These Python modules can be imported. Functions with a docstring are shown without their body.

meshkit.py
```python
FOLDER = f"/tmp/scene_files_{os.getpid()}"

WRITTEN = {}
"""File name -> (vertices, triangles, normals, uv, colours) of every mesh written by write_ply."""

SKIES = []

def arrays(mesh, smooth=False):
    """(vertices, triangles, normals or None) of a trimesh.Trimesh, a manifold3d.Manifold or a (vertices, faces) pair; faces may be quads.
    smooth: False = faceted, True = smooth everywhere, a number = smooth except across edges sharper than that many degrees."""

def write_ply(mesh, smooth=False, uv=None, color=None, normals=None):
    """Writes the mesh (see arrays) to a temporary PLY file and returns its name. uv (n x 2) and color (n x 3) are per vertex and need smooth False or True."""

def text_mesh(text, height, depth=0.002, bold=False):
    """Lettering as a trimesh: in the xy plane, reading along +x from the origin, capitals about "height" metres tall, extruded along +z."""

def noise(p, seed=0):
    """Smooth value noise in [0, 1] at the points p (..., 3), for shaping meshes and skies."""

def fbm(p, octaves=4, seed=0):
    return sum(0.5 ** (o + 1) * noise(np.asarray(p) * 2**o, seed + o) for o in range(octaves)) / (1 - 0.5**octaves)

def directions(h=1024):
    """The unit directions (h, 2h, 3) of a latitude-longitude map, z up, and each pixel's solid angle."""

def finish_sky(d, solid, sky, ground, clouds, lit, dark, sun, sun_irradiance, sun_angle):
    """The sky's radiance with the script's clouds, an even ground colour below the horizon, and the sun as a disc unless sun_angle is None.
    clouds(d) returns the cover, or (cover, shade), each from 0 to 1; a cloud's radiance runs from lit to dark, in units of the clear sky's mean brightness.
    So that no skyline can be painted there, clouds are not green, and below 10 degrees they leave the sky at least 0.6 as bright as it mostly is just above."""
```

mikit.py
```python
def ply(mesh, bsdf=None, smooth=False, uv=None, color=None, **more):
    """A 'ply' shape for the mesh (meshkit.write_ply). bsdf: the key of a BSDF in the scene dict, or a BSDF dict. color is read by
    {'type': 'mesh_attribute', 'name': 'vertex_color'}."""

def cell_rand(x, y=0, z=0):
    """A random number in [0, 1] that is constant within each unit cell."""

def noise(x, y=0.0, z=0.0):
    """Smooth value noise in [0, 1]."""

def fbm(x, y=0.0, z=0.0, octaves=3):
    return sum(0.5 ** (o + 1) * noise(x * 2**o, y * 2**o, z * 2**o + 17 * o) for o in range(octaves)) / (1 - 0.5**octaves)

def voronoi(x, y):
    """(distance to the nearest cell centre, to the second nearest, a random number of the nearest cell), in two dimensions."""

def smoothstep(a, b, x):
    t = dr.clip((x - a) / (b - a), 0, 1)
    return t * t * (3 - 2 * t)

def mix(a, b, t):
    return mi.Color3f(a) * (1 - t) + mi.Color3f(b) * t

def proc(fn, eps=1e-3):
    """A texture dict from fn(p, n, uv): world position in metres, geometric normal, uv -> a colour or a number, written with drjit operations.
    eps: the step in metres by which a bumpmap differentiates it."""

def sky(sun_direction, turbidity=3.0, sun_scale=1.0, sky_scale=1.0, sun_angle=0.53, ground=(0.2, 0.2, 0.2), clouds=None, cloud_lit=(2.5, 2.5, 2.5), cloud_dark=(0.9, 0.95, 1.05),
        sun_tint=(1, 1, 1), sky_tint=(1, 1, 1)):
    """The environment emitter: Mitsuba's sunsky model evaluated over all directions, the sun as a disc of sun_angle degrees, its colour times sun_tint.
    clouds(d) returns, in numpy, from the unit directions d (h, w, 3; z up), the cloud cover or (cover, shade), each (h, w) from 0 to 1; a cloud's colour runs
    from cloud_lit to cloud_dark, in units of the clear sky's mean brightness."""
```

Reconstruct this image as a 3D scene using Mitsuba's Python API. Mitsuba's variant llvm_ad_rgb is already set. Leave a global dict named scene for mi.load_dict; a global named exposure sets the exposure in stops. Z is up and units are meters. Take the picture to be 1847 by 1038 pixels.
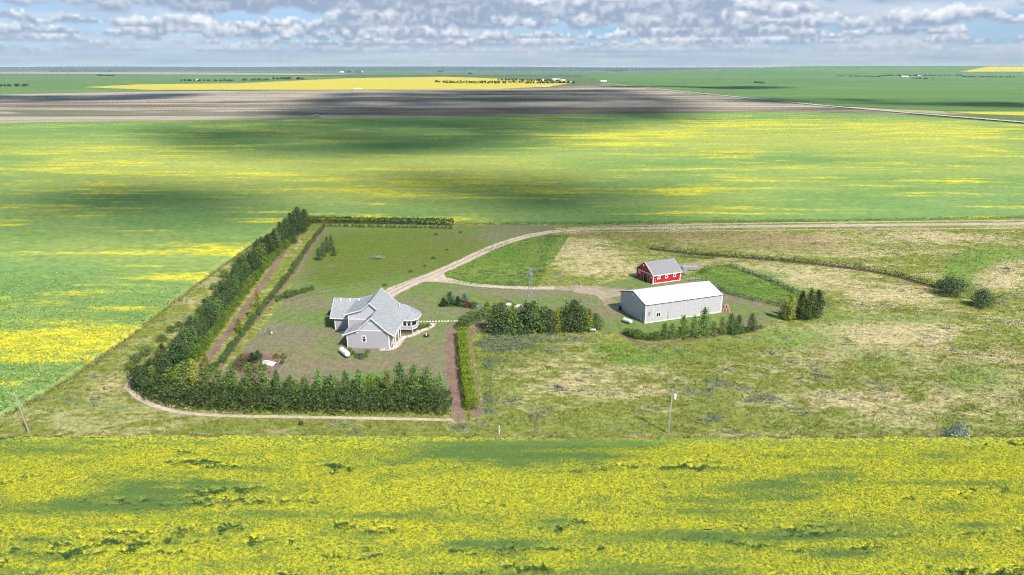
import math, numpy as np, trimesh, shapely, drjit as dr, mitsuba as mi, mikit, meshkit
from shapely.geometry import Polygon, LineString, Point, box as sbox
from shapely.ops import unary_union
T = mi.ScalarTransform4f
R = np.random.default_rng(7)
scene, labels = {}, {}

# ---------------------------------------------------------------- camera, sky, exposure
PW, PH, FOV, HOR, CAMZ = 1847., 1038., 71.6, 122., 60.
FL = PW / 2 / math.tan(math.radians(FOV / 2)); PITCH = math.atan((PH / 2 - HOR) / FL)
scene['camera'] = dict(type='perspective', fov=FOV, fov_axis='x', near_clip=1.0, far_clip=2.0e5,
    to_world=T().look_at(origin=[0, 0, CAMZ], target=[0, math.cos(PITCH), CAMZ - math.sin(PITCH)], up=[0, 0, 1]))
SUN = np.array([0.43, -0.55, 0.715]); SUN /= np.linalg.norm(SUN)

def cloud_fn(d):
    """cumulus in rows that shrink towards the horizon: flat grey bases, domed bright tops, thin veil between"""
    sm = lambda a, b, x: (lambda t: t * t * (3 - 2 * t))(np.clip((x - a) / (b - a), 0, 1))
    N = lambda x, y, o, sd: meshkit.fbm(np.stack([x, y, 0 * x], -1), o, seed=sd)
    el = np.degrees(np.arcsin(np.clip(d[..., 2], -1, 1))); az = np.degrees(np.arctan2(d[..., 0], d[..., 1])) + 400
    hi = d / np.maximum(d[..., 2:], .05)
    nh = N(hi[..., 0] * 1.1, hi[..., 1] * 1.1, 5, 5); f = sm(6.5, 12, el)
    cover = .12 + .10 * sm(.5, 2, el) + .6 * sm(.35, .6, N(az / 7, el * 1.1, 5, 2)) * sm(.2, 1.2, el); shade = .15 + .9 * N(az / 4, el * 1.9, 5, 8)
    for k, (base, s) in enumerate(((.35, .55), (.7, .7), (1.1, .95), (1.6, 1.2), (2.15, 1.6), (2.8, 2.3), (3.7, 2.9), (4.7, 3.3), (5.9, 3.8), (7.4, 4.4))):
        u = az / s + 31.7 * k
        e = el + s * (.18 + .26 * sm(.8, 2.4, base)) * (.35 + 1.35 * N(az / 9, 0 * u + k, 2, 160)) * (N(u * 2.2, el / s * 2.2, 5, 20 + k) - .5) + s * .16 * (N(u * .35, 0 * u, 2, 60 + k) - .5)
        H = s * np.clip(2.7 * (.62 * N(u * .24, 0 * u + 3.1, 3, 40 + k) + .38 * N(u * 1.0, 0 * u + 7.7, 4, 140 + k) - .34 + .34 * (N(az / 13, 0 * u + 2.3 * k, 2, 170) - .5)), 0, 1.3) * .82
        t = (e - base) / np.maximum(H, 1e-3)
        c = sm(1.0, .93, t) * sm(-.10, .03, (e - base) / s) * sm(.02, .10, H / s) * (.35 + .6 * sm(.3, 2.0, base))
        b = 1 - np.abs(2 * N(u * 3.0, el / s * 3.2, 5, 80 + k) - 1)
        sh = np.clip(1.30 - 1.05 * t - 1.3 * (b - .66) + .5 * (N(u * .6, el / s, 2, 90 + k) - .5), .0, 1)
        shade = shade * (1 - c) + sh * c; cover = cover + (1 - cover) * c
    lowv = .75 * sm(2.4, .2, el); st = N(az / 5, el * 5.5, 4, 77); shade = shade + (1.25 - .8 * st - shade) * lowv; cover = np.maximum(cover, lowv)
    ch = sm(.50, .64, nh) * .6; cover = cover * (1 - f) + f * np.maximum(ch, .05); shade = shade * (1 - f) + f * np.clip(.35 + (nh - .5) / .22, 0, .95)
    return cover, shade
scene['sky'] = mikit.sky(SUN, turbidity=3, sun_angle=4.0, clouds=cloud_fn, sky_scale=.72, cloud_lit=(3.1, 3.2, 3.35), cloud_dark=(1.05, 1.34, 1.82), sky_tint=(.86, 1.0, 1.14), sun_tint=(.92, 1.0, 1.25))
exposure = 2.26

# ---------------------------------------------------------------- helpers
def g(px, py, z=0.):
    """the point at height z that the photograph shows at this pixel (survey of the place)"""
    u = (px - PW / 2) / FL; v = (PH / 2 - py) / FL
    d = np.array([u, math.cos(PITCH) + v * math.sin(PITCH), -math.sin(PITCH) + v * math.cos(PITCH)])
    return d[:2] * ((z - CAMZ) / d[2])
def gp(pts, z=0.): return [tuple(g(x, y, z)) for x, y in pts]
def poly(pts, z=0.): return Polygon(gp(pts, z)).buffer(0)
def path(pts, w, z=0.): return LineString(gp(pts, z)).buffer(w / 2, cap_style='flat', join_style='round')
def smooth_line(pts, step=2.0):
    ls = LineString(pts)
    for _ in range(2):
        c = np.array(ls.coords); q = [c[0]]
        for a, b in zip(c[:-1], c[1:]): q += [a * .75 + b * .25, a * .25 + b * .75]
        ls = LineString(q + [c[-1]])
    return ls
def numbered(k):
    if k not in labels and k not in scene: return k
    i = 1
    while f'{k}_{i:03d}' in labels or f'{k}_{i:03d}' in scene: i += 1
    return f'{k}_{i:03d}'
def numpart(k):
    if k not in scene: return k
    i = 1
    while f'{k}_{i:03d}' in scene: i += 1
    return f'{k}_{i:03d}'
def tag(k, label=None, cat=None, group=None, kind=None):
    labels[k] = {a: b for a, b in (('label', label), ('category', cat), ('group', group), ('kind', kind)) if b}
    return k
def thing(name, label, cat, group=None):
    return tag(numbered(name), label, cat, group)
def part(th, name, mesh, bsdf, smooth=False, color=None, kind=None, label=None):
    k = numpart(f'{th}__{name}')
    scene[k] = mikit.ply(mesh, bsdf, smooth=smooth, color=color)
    if kind or label: tag(k, label, kind=kind)
    return k
def single(name, mesh, bsdf, label, cat=None, group=None, kind=None, smooth=False, color=None):
    k = numbered(name); scene[k] = mikit.ply(mesh, bsdf, smooth=smooth, color=color)
    return tag(k, label, cat, group, kind)
def cat_(ms):
    ms = [m for m in ms if m is not None]
    return trimesh.util.concatenate(ms) if len(ms) > 1 else ms[0]
def tm(v, f): return trimesh.Trimesh(np.asarray(v, float), np.asarray(f, int), process=False)
def bx(x0, x1, y0, y1, z0, z1):
    m = trimesh.creation.box((x1 - x0, y1 - y0, z1 - z0)); m.apply_translation(((x0 + x1) / 2, (y0 + y1) / 2, (z0 + z1) / 2)); return m
def tube(a, b, r, r2=None, n=8):
    a, b = np.array(a, float), np.array(b, float); L = np.linalg.norm(b - a); r2 = r if r2 is None else r2
    m = trimesh.creation.cylinder(1, L, sections=n); s = (m.vertices[:, 2] / L + .5)
    m.vertices[:, :2] *= (r * (1 - s) + r2 * s)[:, None]; m.vertices[:, 2] += L / 2
    m.apply_transform(trimesh.geometry.align_vectors([0, 0, 1], (b - a) / L)); m.apply_translation(a); return m
def prism(pts3, t):
    """convex planar polygon thickened straight down by t"""
    p = np.array(pts3, float); n = len(p)
    if np.cross(p[1] - p[0], p[2] - p[0])[2] < 0: p = p[::-1]
    v = np.vstack([p, p - [0, 0, t]]); f = []
    for i in range(1, n - 1): f += [[0, i, i + 1], [n, n + i + 1, n + i]]
    for i in range(n): j = (i + 1) % n; f += [[i, n + i, n + j], [i, n + j, j]]
    return tm(v, f)
def extr(profile, a0, a1, axis):
    """profile polygon (s, z) extruded along axis: 'v' -> s is x, extruded in y; 'u' -> s is y, extruded in x"""
    m = trimesh.creation.extrude_polygon(Polygon(profile), a1 - a0, engine='earcut'); v = m.vertices.copy()
    if axis == 'v': m.vertices = np.c_[v[:, 0], a0 + v[:, 2], v[:, 1]]; m.invert()
    else: m.vertices = np.c_[a0 + v[:, 2], v[:, 0], v[:, 1]]
    m.fix_normals(); return m
def sheet(P, z):
    ms = []
    for q in getattr(P, 'geoms', [P]):
        if q.geom_type != 'Polygon' or q.area < .01: continue
        v, f = trimesh.creation.triangulate_polygon(q, engine='earcut')
        m = tm(np.c_[v, np.full(len(v), z)], f)
        if m.face_normals[:, 2].mean() < 0: m.invert()
        ms.append(m)
    return cat_(ms)
def ragged(P, amp, step=.7):
    """edge of a grown or worn surface: the outline wanders by amp metres"""
    out = []
    for q in getattr(P, 'geoms', [P]):
        if q.geom_type != 'Polygon' or q.area < .5: continue
        c = np.array(q.exterior.segmentize(step).coords)[:-1]; p = np.c_[c, 0 * c[:, :1]]
        d = np.c_[meshkit.fbm(p * .55, 3, 3), meshkit.fbm(p * .55 + 40, 3, 4)] - .5; e = np.c_[meshkit.noise(p * 2.1, 8), meshkit.noise(p * 2.1 + 9, 9)] - .5
        out.append(Polygon(c + d * 2.6 * amp + e * amp * .7).buffer(0))
    return unary_union(out)
def slab(P, z1, z0=0.):
    ms = []
    for q in getattr(P, 'geoms', [P]):
        if q.geom_type == 'Polygon' and q.area > .01:
            m = trimesh.creation.extrude_polygon(q, z1 - z0, engine='earcut'); m.apply_translation((0, 0, z0)); ms.append(m)
    return cat_(ms)
def in_poly(P, n, rng=R):
    x0, y0, x1, y1 = P.bounds; out = []; c = 0
    shapely.prepare(P)
    while c < n:
        q = rng.uniform((x0, y0), (x1, y1), (max(1000, n), 2)); q = q[shapely.contains_xy(P, q[:, 0], q[:, 1])]; out.append(q); c += len(q)
    return np.vstack(out)[:n]
def place(mesh, x, y, rot=0., z=0.):
    m = mesh.copy(); m.apply_transform(trimesh.transformations.rotation_matrix(rot, [0, 0, 1])); m.apply_translation((x, y, z)); return m

# ---------------------------------------------------------------- colour fields (run in numpy and in drjit)
def isnp(x): return isinstance(x, np.ndarray)
def nz(x, y, z=0.):
    if isnp(x): return meshkit.noise(np.stack([x, y, 0 * x + z], -1) + 1000000)
    return mikit.noise(x, y, z)
def fb(x, y, o=3, z=0.):
    return sum(.5 ** (i + 1) * nz(x * 2 ** i, y * 2 ** i, 17. * i + z) for i in range(o)) / (1 - .5 ** o)
def ex(x): return np.exp(x) if isnp(x) else dr.exp(x)
def cl(x, a=0., b=1.): return np.clip(x, a, b) if isnp(x) else dr.clip(x, a, b)
def ss(a, b, x):
    t = cl((x - a) / (b - a)); return t * t * (3 - 2 * t)
def blobs(lst, z=0.):
    out = []
    for px, py, rx, ry, a in lst:
        c = g(px, py, z); l = g(px - rx, py, z); n, f = g(px, py + ry, z), g(px, max(py - ry, 126), z)
        out.append(tuple(float(v) for v in (c[0], c[1], abs(c[0] - l[0]), (f[1] - n[1]) / 2, a, (f[0] - n[0]) / (f[1] - n[1]))))
    return out
def ev(bl, x, y):
    s = 0. * x
    for cx, cy, rx, ry, a, sh in bl:
        dy = y - cy; dx = x - cx - sh * dy
        s = s + a * ex(-((dx / rx) ** 2 + (dy / ry) ** 2))
    return s
MIDY = blobs([(120, 585, 170, 22, 1), (50, 640, 90, 30, 1), (30, 555, 80, 18, .8), (330, 492, 110, 10, 1), (200, 512, 100, 14, .9), (385, 447, 70, 13, .9),
    (50, 467, 70, 7, 1), (210, 470, 40, 6, .5), (140, 381, 150, 9, 1), (15, 405, 40, 8, 1), (165, 610, 60, 12, .8), (30, 700, 60, 30, 1), (550, 347, 200, 10, .75),
    (700, 322, 200, 10, .75), (860, 302, 150, 12, .6), (640, 368, 120, 8, .8), (300, 312, 260, 10, .6), (250, 288, 220, 12, .6), (110, 272, 120, 12, .55),
    (520, 254, 120, 5, .5), (540, 240, 80, 4, .5), (1080, 252, 110, 13, 1.1), (1250, 244, 200, 7, .6), (1310, 272, 120, 5, .8), (1380, 224, 320, 12, .75),
    (1650, 236, 190, 16, .7), (1800, 280, 70, 11, .6), (1250, 342, 80, 10, 1.1), (1330, 322, 70, 7, .9), (1310, 378, 130, 11, 1.1), (1160, 305, 55, 4, .8),
    (1720, 325, 60, 4, .9), (1590, 337, 40, 3, .8), (1640, 290, 80, 7, .5), (880, 390, 140, 6, .75), (985, 347, 80, 12, .65), (700, 396, 160, 5, .5), (880, 322, 130, 9, .7),
    (1480, 300, 80, 4, .4), (470, 400, 60, 6, .6), (270, 690, 30, 8, .0)], 1.)
NEARG = blobs([(380, 800, 500, 6, .5), (1350, 801, 600, 9, .9), (1500, 822, 260, 6, .7), (280, 892, 120, 26, 1.5), (150, 917, 120, 16, 1.4), (60, 815, 160, 9, .8), (730, 917, 70, 12, .6),
    (1420, 893, 120, 16, .8), (1280, 922, 110, 8, .7), (1310, 967, 170, 9, .9), (1580, 966, 140, 8, .8), (950, 825, 150, 7, .8), (80, 980, 90, 12, .8), (60, 1030, 120, 12, .8), (1560, 858, 160, 5, .5),
    (1000, 850, 60, 10, .5), (1700, 1010, 120, 18, .6), (1480, 1000, 50, 12, .5), (460, 925, 60, 8, .4), (400, 1010, 60, 8, .5), (1690, 835, 60, 8, .7), (640, 850, 100, 6, .3)], 1.)
NEARD = blobs([(245, 980, 70, 6, 1), (260, 994, 110, 6, 1), (140, 997, 20, 8, .9), (205, 957, 32, 4, 1.1), (340, 815, 35, 5, .9), (350, 832, 40, 5, .9), (420, 842, 25, 4, .9), (605, 846, 36, 13, 1.05),
    (372, 888, 20, 6, 1), (585, 838, 60, 4, .5), (90, 880, 20, 4, .9), (10, 955, 25, 5, 1), (1010, 952, 40, 6, 1.1), (1050, 940, 22, 6, 1), (960, 935, 30, 4, .7), (905, 910, 34, 3, .9),
    (1215, 843, 40, 4, 1), (1260, 845, 25, 5, .9), (880, 992, 90, 7, .95), (680, 989, 40, 5, .9), (1060, 989, 90, 6, .95), (1200, 989, 30, 4, .9), (1500, 1022, 22, 5, 1), (980, 1026, 40, 9, 1),
    (920, 1022, 40, 8, .6), (520, 1030, 60, 8, .8), (660, 957, 18, 4, 1), (710, 957, 12, 4, .8), (850, 970, 35, 3, .7), (1265, 956, 30, 3, .9), (1570, 985, 34, 3, .8), (830, 842, 24, 4, .6), (1105, 871, 16, 3, .9),
    (1230, 820, 70, 2, .5), (800, 1030, 50, 6, .6), (10, 1010, 20, 8, 1)], 1.)

LIME = blobs([(450, 300, 430, 26, .9), (180, 268, 260, 24, .8), (820, 305, 220, 22, .8), (1230, 258, 320, 22, .8), (100, 610, 220, 70, .55), (1450, 228, 360, 18, .7), (330, 470, 200, 40, .4), (1300, 360, 170, 26, .5), (700, 345, 260, 20, .6), (1700, 250, 150, 30, .6)], 1.)
def canola_mid(x, y):
    s = fb(x * .014 + .1 * nz(x * .05, y * .05), y * .06, 3); s2 = fb(x * .05, y * .22, 3, 5.)
    m = ev(MIDY, x, y)
    s3 = fb(x * .02, y * .30, 2, 15.); s4 = fb(x * .3, y * .8, 2, 25.)
    v = m * .50 + .0 + (s - .5) * 1.2 + (s2 - .5) * (1.25 + .5 * cl((260. - y) / 120.)) + (s3 - .5) * .8 + (s4 - .5) * .4
    return ss(.06, .82, v) * .92
def canola_near(x, y):
    s = fb(x * .03, y * .14, 3, 3.); s2 = fb(x * .16, y * .5, 2, 9.)
    s3 = fb(x * .05, y * .5, 3, 17.)
    a = ss(.02, .98, .82 - ev(NEARG, x, y) * .5 + (s - .5) * .9 + (s2 - .5) * .9 + (s3 - .5) * 1.1)
    n = fb(x * .8, y * 1.9, 3, 21.)
    d = ss(.44, .60, ev(NEARD, x, y) * .60 + (n - .5) * 1.5 + .42 * ss(.50, .8, fb(x * .05, y * .33, 2, 31.)) - .02)
    return a * .96, d
TAN = blobs([(1080, 700, 160, 50, .8), (1010, 660, 100, 25, .6), (1620, 605, 200, 32, .9), (1480, 660, 130, 35, .6), (1700, 720, 160, 30, .5), (1460, 715, 150, 25, .6), (1440, 500, 150, 20, 1), (1330, 485, 60, 10, .6),
    (1620, 530, 90, 20, 1), (1080, 455, 85, 36, .8), (1100, 490, 100, 10, .6), (1500, 432, 220, 14, .7), (1700, 425, 120, 12, .8), (1815, 495, 50, 34, 1.1), (1800, 640, 60, 20, .5), (330, 590, 40, 40, .6),
    (190, 690, 60, 30, .5), (120, 745, 60, 12, .4), (400, 790, 500, 5, .6), (1250, 790, 500, 5, .5), (1230, 745, 60, 15, .5), (1600, 455, 110, 12, .5)])
GRN = blobs([(1340, 510, 70, 26, 1.3), (1420, 535, 45, 16, 1.3), (1270, 497, 35, 12, 1), (1800, 458, 50, 12, 1.6), (1750, 475, 40, 12, 1.5), (1730, 500, 22, 24, 1.5), 
    (1105, 628, 40, 8, 1.2), (1130, 650, 60, 10, .8), (1230, 640, 120, 25, .6), (1430, 612, 90, 22, .8), (140, 735, 110, 22, .4), (1570, 655, 60, 25, .7), (1740, 680, 70, 30, .5), (900, 780, 300, 6, .3),
    (880, 655, 22, 20, .8), (1500, 570, 60, 14, .5), (1650, 575, 120, 10, .5), (1330, 440, 60, 8, .3), (700, 425, 100, 8, .2)])
DRK = blobs([(910, 615, 60, 20, 1.2), (960, 630, 80, 18, .9), (1020, 610, 60, 12, .8), (880, 705, 16, 40, .9), (1285, 720, 50, 40, .4), (1270, 690, 50, 18, .4), (880, 640, 25, 14, .9), (950, 745, 60, 18, .5), (1480, 550, 60, 12, .9), (1360, 690, 80, 25, .35), (150, 725, 70, 12, .5), (330, 560, 20, 40, .6), (960, 440, 40, 20, .6), (1460, 705, 60, 22, .3)])
BRN = blobs([(1400, 440, 160, 12, .9), (920, 792, 1200, 3.5, 1.1), (1330, 425, 260, 6, .6), (1150, 425, 200, 5, .7), (1780, 765, 120, 18, .3)])
def pasture_c(x, y):
    n1, n2, n3, nm = fb(x * .045, y * .06, 3, 2.), fb(x * .22, y * .5, 3, 7.), fb(x * 1.9, y * 1.9, 2, 13.), fb(x * .75, y * 1.5, 2, 19.)
    w = (n1 - .5) * 1.2 + (n2 - .5) * 1.6 + (nm - .5) * .9
    return ss(-.05, 1.0, ev(TAN, x, y) * .84 + w + .03), ss(.25, .8, ev(GRN, x, y) * .85 + (n2 - .5) * .9 + (n1 - .42) * .7 + (nm - .5) * .5), ss(.44, .66, ev(DRK, x, y) * .58 + (n2 - .5) * 1.9 + (nm - .5) * .9 - (n1 - .5) * .4), ss(.3, .8, ev(BRN, x, y) + (n2 - .5) * 1.2), nm, n3
C3 = mi.Color3f
def f_pasture(p, n, uv):
    x, y = p.x, p.y
    t, gr, dk, br, n2, n3 = pasture_c(x, y)
    c = mikit.mix((.20, .24, .055), (.46, .415, .225), t)
    c = mikit.mix(c, (.27, .205, .105), br * .7)
    c = mikit.mix(c, (.15, .265, .05), gr * .75)
    c = mikit.mix(c, (.13, .17, .095), dk * .85)
    return c * (.42 + .7 * n3 + .42 * n2)
def f_weedy(p, n, uv):
    x, y = p.x, p.y
    n1, n2, n3 = fb(x * .07, y * .12, 3, 4.), fb(x * .4, y * .8, 3, 7.), fb(x * 1.9, y * 1.9, 2, 13.)
    c = mikit.mix((.10, .19, .035), (.19, .27, .055), ss(.3, .7, n1 * .6 + n2 * .4))
    c = mikit.mix(c, (.06, .11, .038), ss(.52, .66, n2 * .7 + n1 * .3) * .85)
    return c * (.6 + .8 * n3)
LG = blobs([(590, 570, 40, 30, .8), (700, 440, 150, 24, .9), (620, 455, 60, 30, .8), (660, 500, 110, 16, .8), (790, 515, 60, 8, .9), (870, 540, 60, 12, .6), (560, 640, 60, 14, .5), (700, 680, 80, 12, .5), (1130, 600, 50, 20, .9), (1000, 545, 80, 10, .6), (1260, 590, 90, 14, .7), (1150, 515, 60, 10, .8), (1350, 570, 80, 14, .5), (800, 415, 150, 8, .6), (560, 520, 40, 10, .5), (430, 610, 18, 40, .5)])
LO = blobs([(720, 450, 190, 45, 1.2), (600, 500, 60, 22, .5)])
LT = blobs([(540, 630, 90, 40, .6), (640, 660, 120, 14, .7), (760, 640, 60, 40, .5), (1090, 560, 50, 20, .7), (1080, 525, 70, 10, 1), (600, 480, 50, 6, .6), (530, 540, 60, 8, .6)])
def f_lawn(p, n, uv):
    x, y = p.x, p.y
    n1, n2, n3 = fb(x * .06, y * .09, 3, 3.), fb(x * .5, y * .7, 3, 8.), fb(x * 2.3, y * 2.3, 2, 14.)
    a = ss(.1, .75, ev(LG, x, y) * .6 + (n1 - .5) * 1.5 + (n2 - .5) * .8 + .30)
    o = ss(.2, .8, ev(LO, x, y)); t = ss(.3, .9, ev(LT, x, y) + (n1 - .5))
    st = .5 + .5 * dr.sin(1.9 * dr.sqrt(dr.square(x + 31.) + dr.square(y - 158.)) + 5. * n1)
    c = mikit.mix((.25, .245, .145), (.185, .265, .08), a)
    c = mikit.mix(c, (.142, .20, .036), o * (.65 + .3 * n1))
    c = mikit.mix(c, (.285, .235, .155), t * .7)
    return c * (.50 + .48 * n3 + .14 * n2) * (.965 + .07 * st * n1 * 2)
def f_canola(p, n, uv):
    x, y = p.x, p.y
    b = canola_mid(x, y); n1 = fb(x * .02, y * .05, 2, 4.); n3 = fb(x * .55, y * 1.0, 2, 6.); lo = fb(x * .006 + 3., y * .016, 3, 8.)
    c = mikit.mix((.145, .275, .08), (.20, .325, .11), n1)
    c = mikit.mix(c, (.37, .43, .105), ss(.20, .88, ev(LIME, x, y) * .66 + (lo * .75 + n1 * .25 - .2) * .9) * .8)
    c = mikit.mix(c, (.62, .58, .05), b * (.35 + .9 * n3))
    return c * (.74 + .52 * n3)
def f_canola_near(p, n, uv):
    x, y = p.x, p.y
    b, d = canola_near(x, y); n3 = fb(x * 4.1, y * 4.1, 2, 6.)
    c = mikit.mix((.12, .205, .052), (.52, .50, .03), b * ss(.15, .85, n3))
    c = mikit.mix(c, (.035, .075, .025), d * .95)
    return c * (.72 + .5 * n3)
def f_stubble(p, n, uv):
    x, y = p.x, p.y
    n1 = fb(x * .0016, y * .010, 4, 3.); n2 = fb(x * .008, y * .08, 3, 5.); n3 = fb(x * .03, y * .16, 2, 7.)
    t = ss(.36, .6, n1 * .6 + n2 * .4); gr = ss(.55, .7, fb(x * .002, y * .009, 3, 11.))
    m_ = fb(x * .012, y * .03, 3, 31.)
    c = mikit.mix((.17, .15, .11), (.42, .385, .30), t)
    c = mikit.mix(c, (.10, .135, .075), ss(.45, .65, gr * .4 + m_ * .6) * .7)
    return c * (.84 + .3 * n3)
def f_far(p, n, uv):
    x, y = p.x, p.y
    n1 = fb(x * .0009, y * .0035, 3, 3.); n2 = fb(x * .006, y * .03, 2, 9.)
    return mikit.mix((.095, .195, .062), (.155, .26, .09), n1) * (.8 + .4 * n2)
def f_dirt(p, n, uv):
    x, y = p.x, p.y
    n1, n2 = fb(x * .25, y * .25, 3, 2.), fb(x * 2.2, y * 2.2, 2, 9.)
    return mikit.mix((.42, .355, .28), (.56, .49, .40), n1) * (.75 + .5 * n2)
def f_verge(p, n, uv):
    x, y = p.x, p.y
    n1, n2 = fb(x * .3, y * .3, 3, 2.), fb(x * 2.2, y * 2.2, 2, 9.)
    return mikit.mix((.36, .31, .235), (.25, .245, .13), ss(.42, .65, n1 * .7 + n2 * .3)) * (.7 + .6 * n2)
def f_soil(p, n, uv):
    x, y = p.x, p.y
    n1, n2 = fb(x * .4, y * .4, 3, 2.), fb(x * 2.6, y * 2.6, 2, 9.)
    return mikit.mix((.165, .115, .085), (.275, .205, .155), n1) * (.65 + .7 * n2)
def f_shingle(p, n, uv):
    x, y, z = p.x, p.y, p.z
    r = mikit.cell_rand(dr.floor((x + y) * 3.2), dr.floor(z * 5.5), dr.floor((x - y) * 3.2)); q = mikit.noise(x * 4., y * 4., z * 6.)
    return mikit.mix((.20, .225, .24), (.40, .445, .455), r * .8 + q * .2)
for k, fn in dict(pasture=f_pasture, weedy=f_weedy, lawn=f_lawn, canola=f_canola, canola_near=f_canola_near, stubble=f_stubble, far=f_far, dirt=f_dirt, soil=f_soil, verge=f_verge, shingle=f_shingle).items():
    scene['m_' + k] = dict(type='twosided', bsdf=dict(type='diffuse', reflectance=mikit.proc(fn)))
def rgb(*c): return {'type': 'rgb', 'value': list(c)}
def dif(k, *c): scene['m_' + k] = dict(type='twosided', bsdf=dict(type='diffuse', reflectance=rgb(*c)))
def gloss(k, c, rough=.4, metallic=0., spec=.5):
    scene['m_' + k] = dict(type='twosided', bsdf=dict(type='principled', base_color=rgb(*c), roughness=rough, metallic=metallic, specular=spec))
scene['m_leaf'] = dict(type='twosided', bsdf=dict(type='diffuse', reflectance={'type': 'mesh_attribute', 'name': 'vertex_color'}))
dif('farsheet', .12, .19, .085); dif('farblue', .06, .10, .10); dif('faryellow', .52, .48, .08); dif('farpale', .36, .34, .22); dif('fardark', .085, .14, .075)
dif('gravel', .52, .48, .42); dif('siding', .385, .395, .42); dif('gable', .48, .50, .54); dif('white', .78, .78, .78); dif('concrete', .34, .32, .30); dif('bark', .17, .14, .11); dif('stone', .62, .56, .52); dif('pinkstone', .52, .42, .38)
dif('wood', .25, .22, .19); dif('greywood', .34, .32, .30); dif('foundation', .10, .10, .11); dif('rubber', .03, .03, .03); dif('darksoil', .10, .075, .055); dif('boulder', .62, .53, .46)
dif('cloud', .95, .95, .95); dif('teal', .10, .24, .22); dif('redbarrel', .36, .14, .11); dif('clay', .46, .30, .24)
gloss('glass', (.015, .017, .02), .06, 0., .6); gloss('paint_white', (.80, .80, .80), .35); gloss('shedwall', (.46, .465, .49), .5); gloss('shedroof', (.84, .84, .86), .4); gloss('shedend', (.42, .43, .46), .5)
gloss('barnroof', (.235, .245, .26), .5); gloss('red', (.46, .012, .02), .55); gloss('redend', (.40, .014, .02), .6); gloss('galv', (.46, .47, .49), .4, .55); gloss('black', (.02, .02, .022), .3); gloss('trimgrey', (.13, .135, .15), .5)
gloss('steel', (.42, .43, .44), .45, .4)

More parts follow.
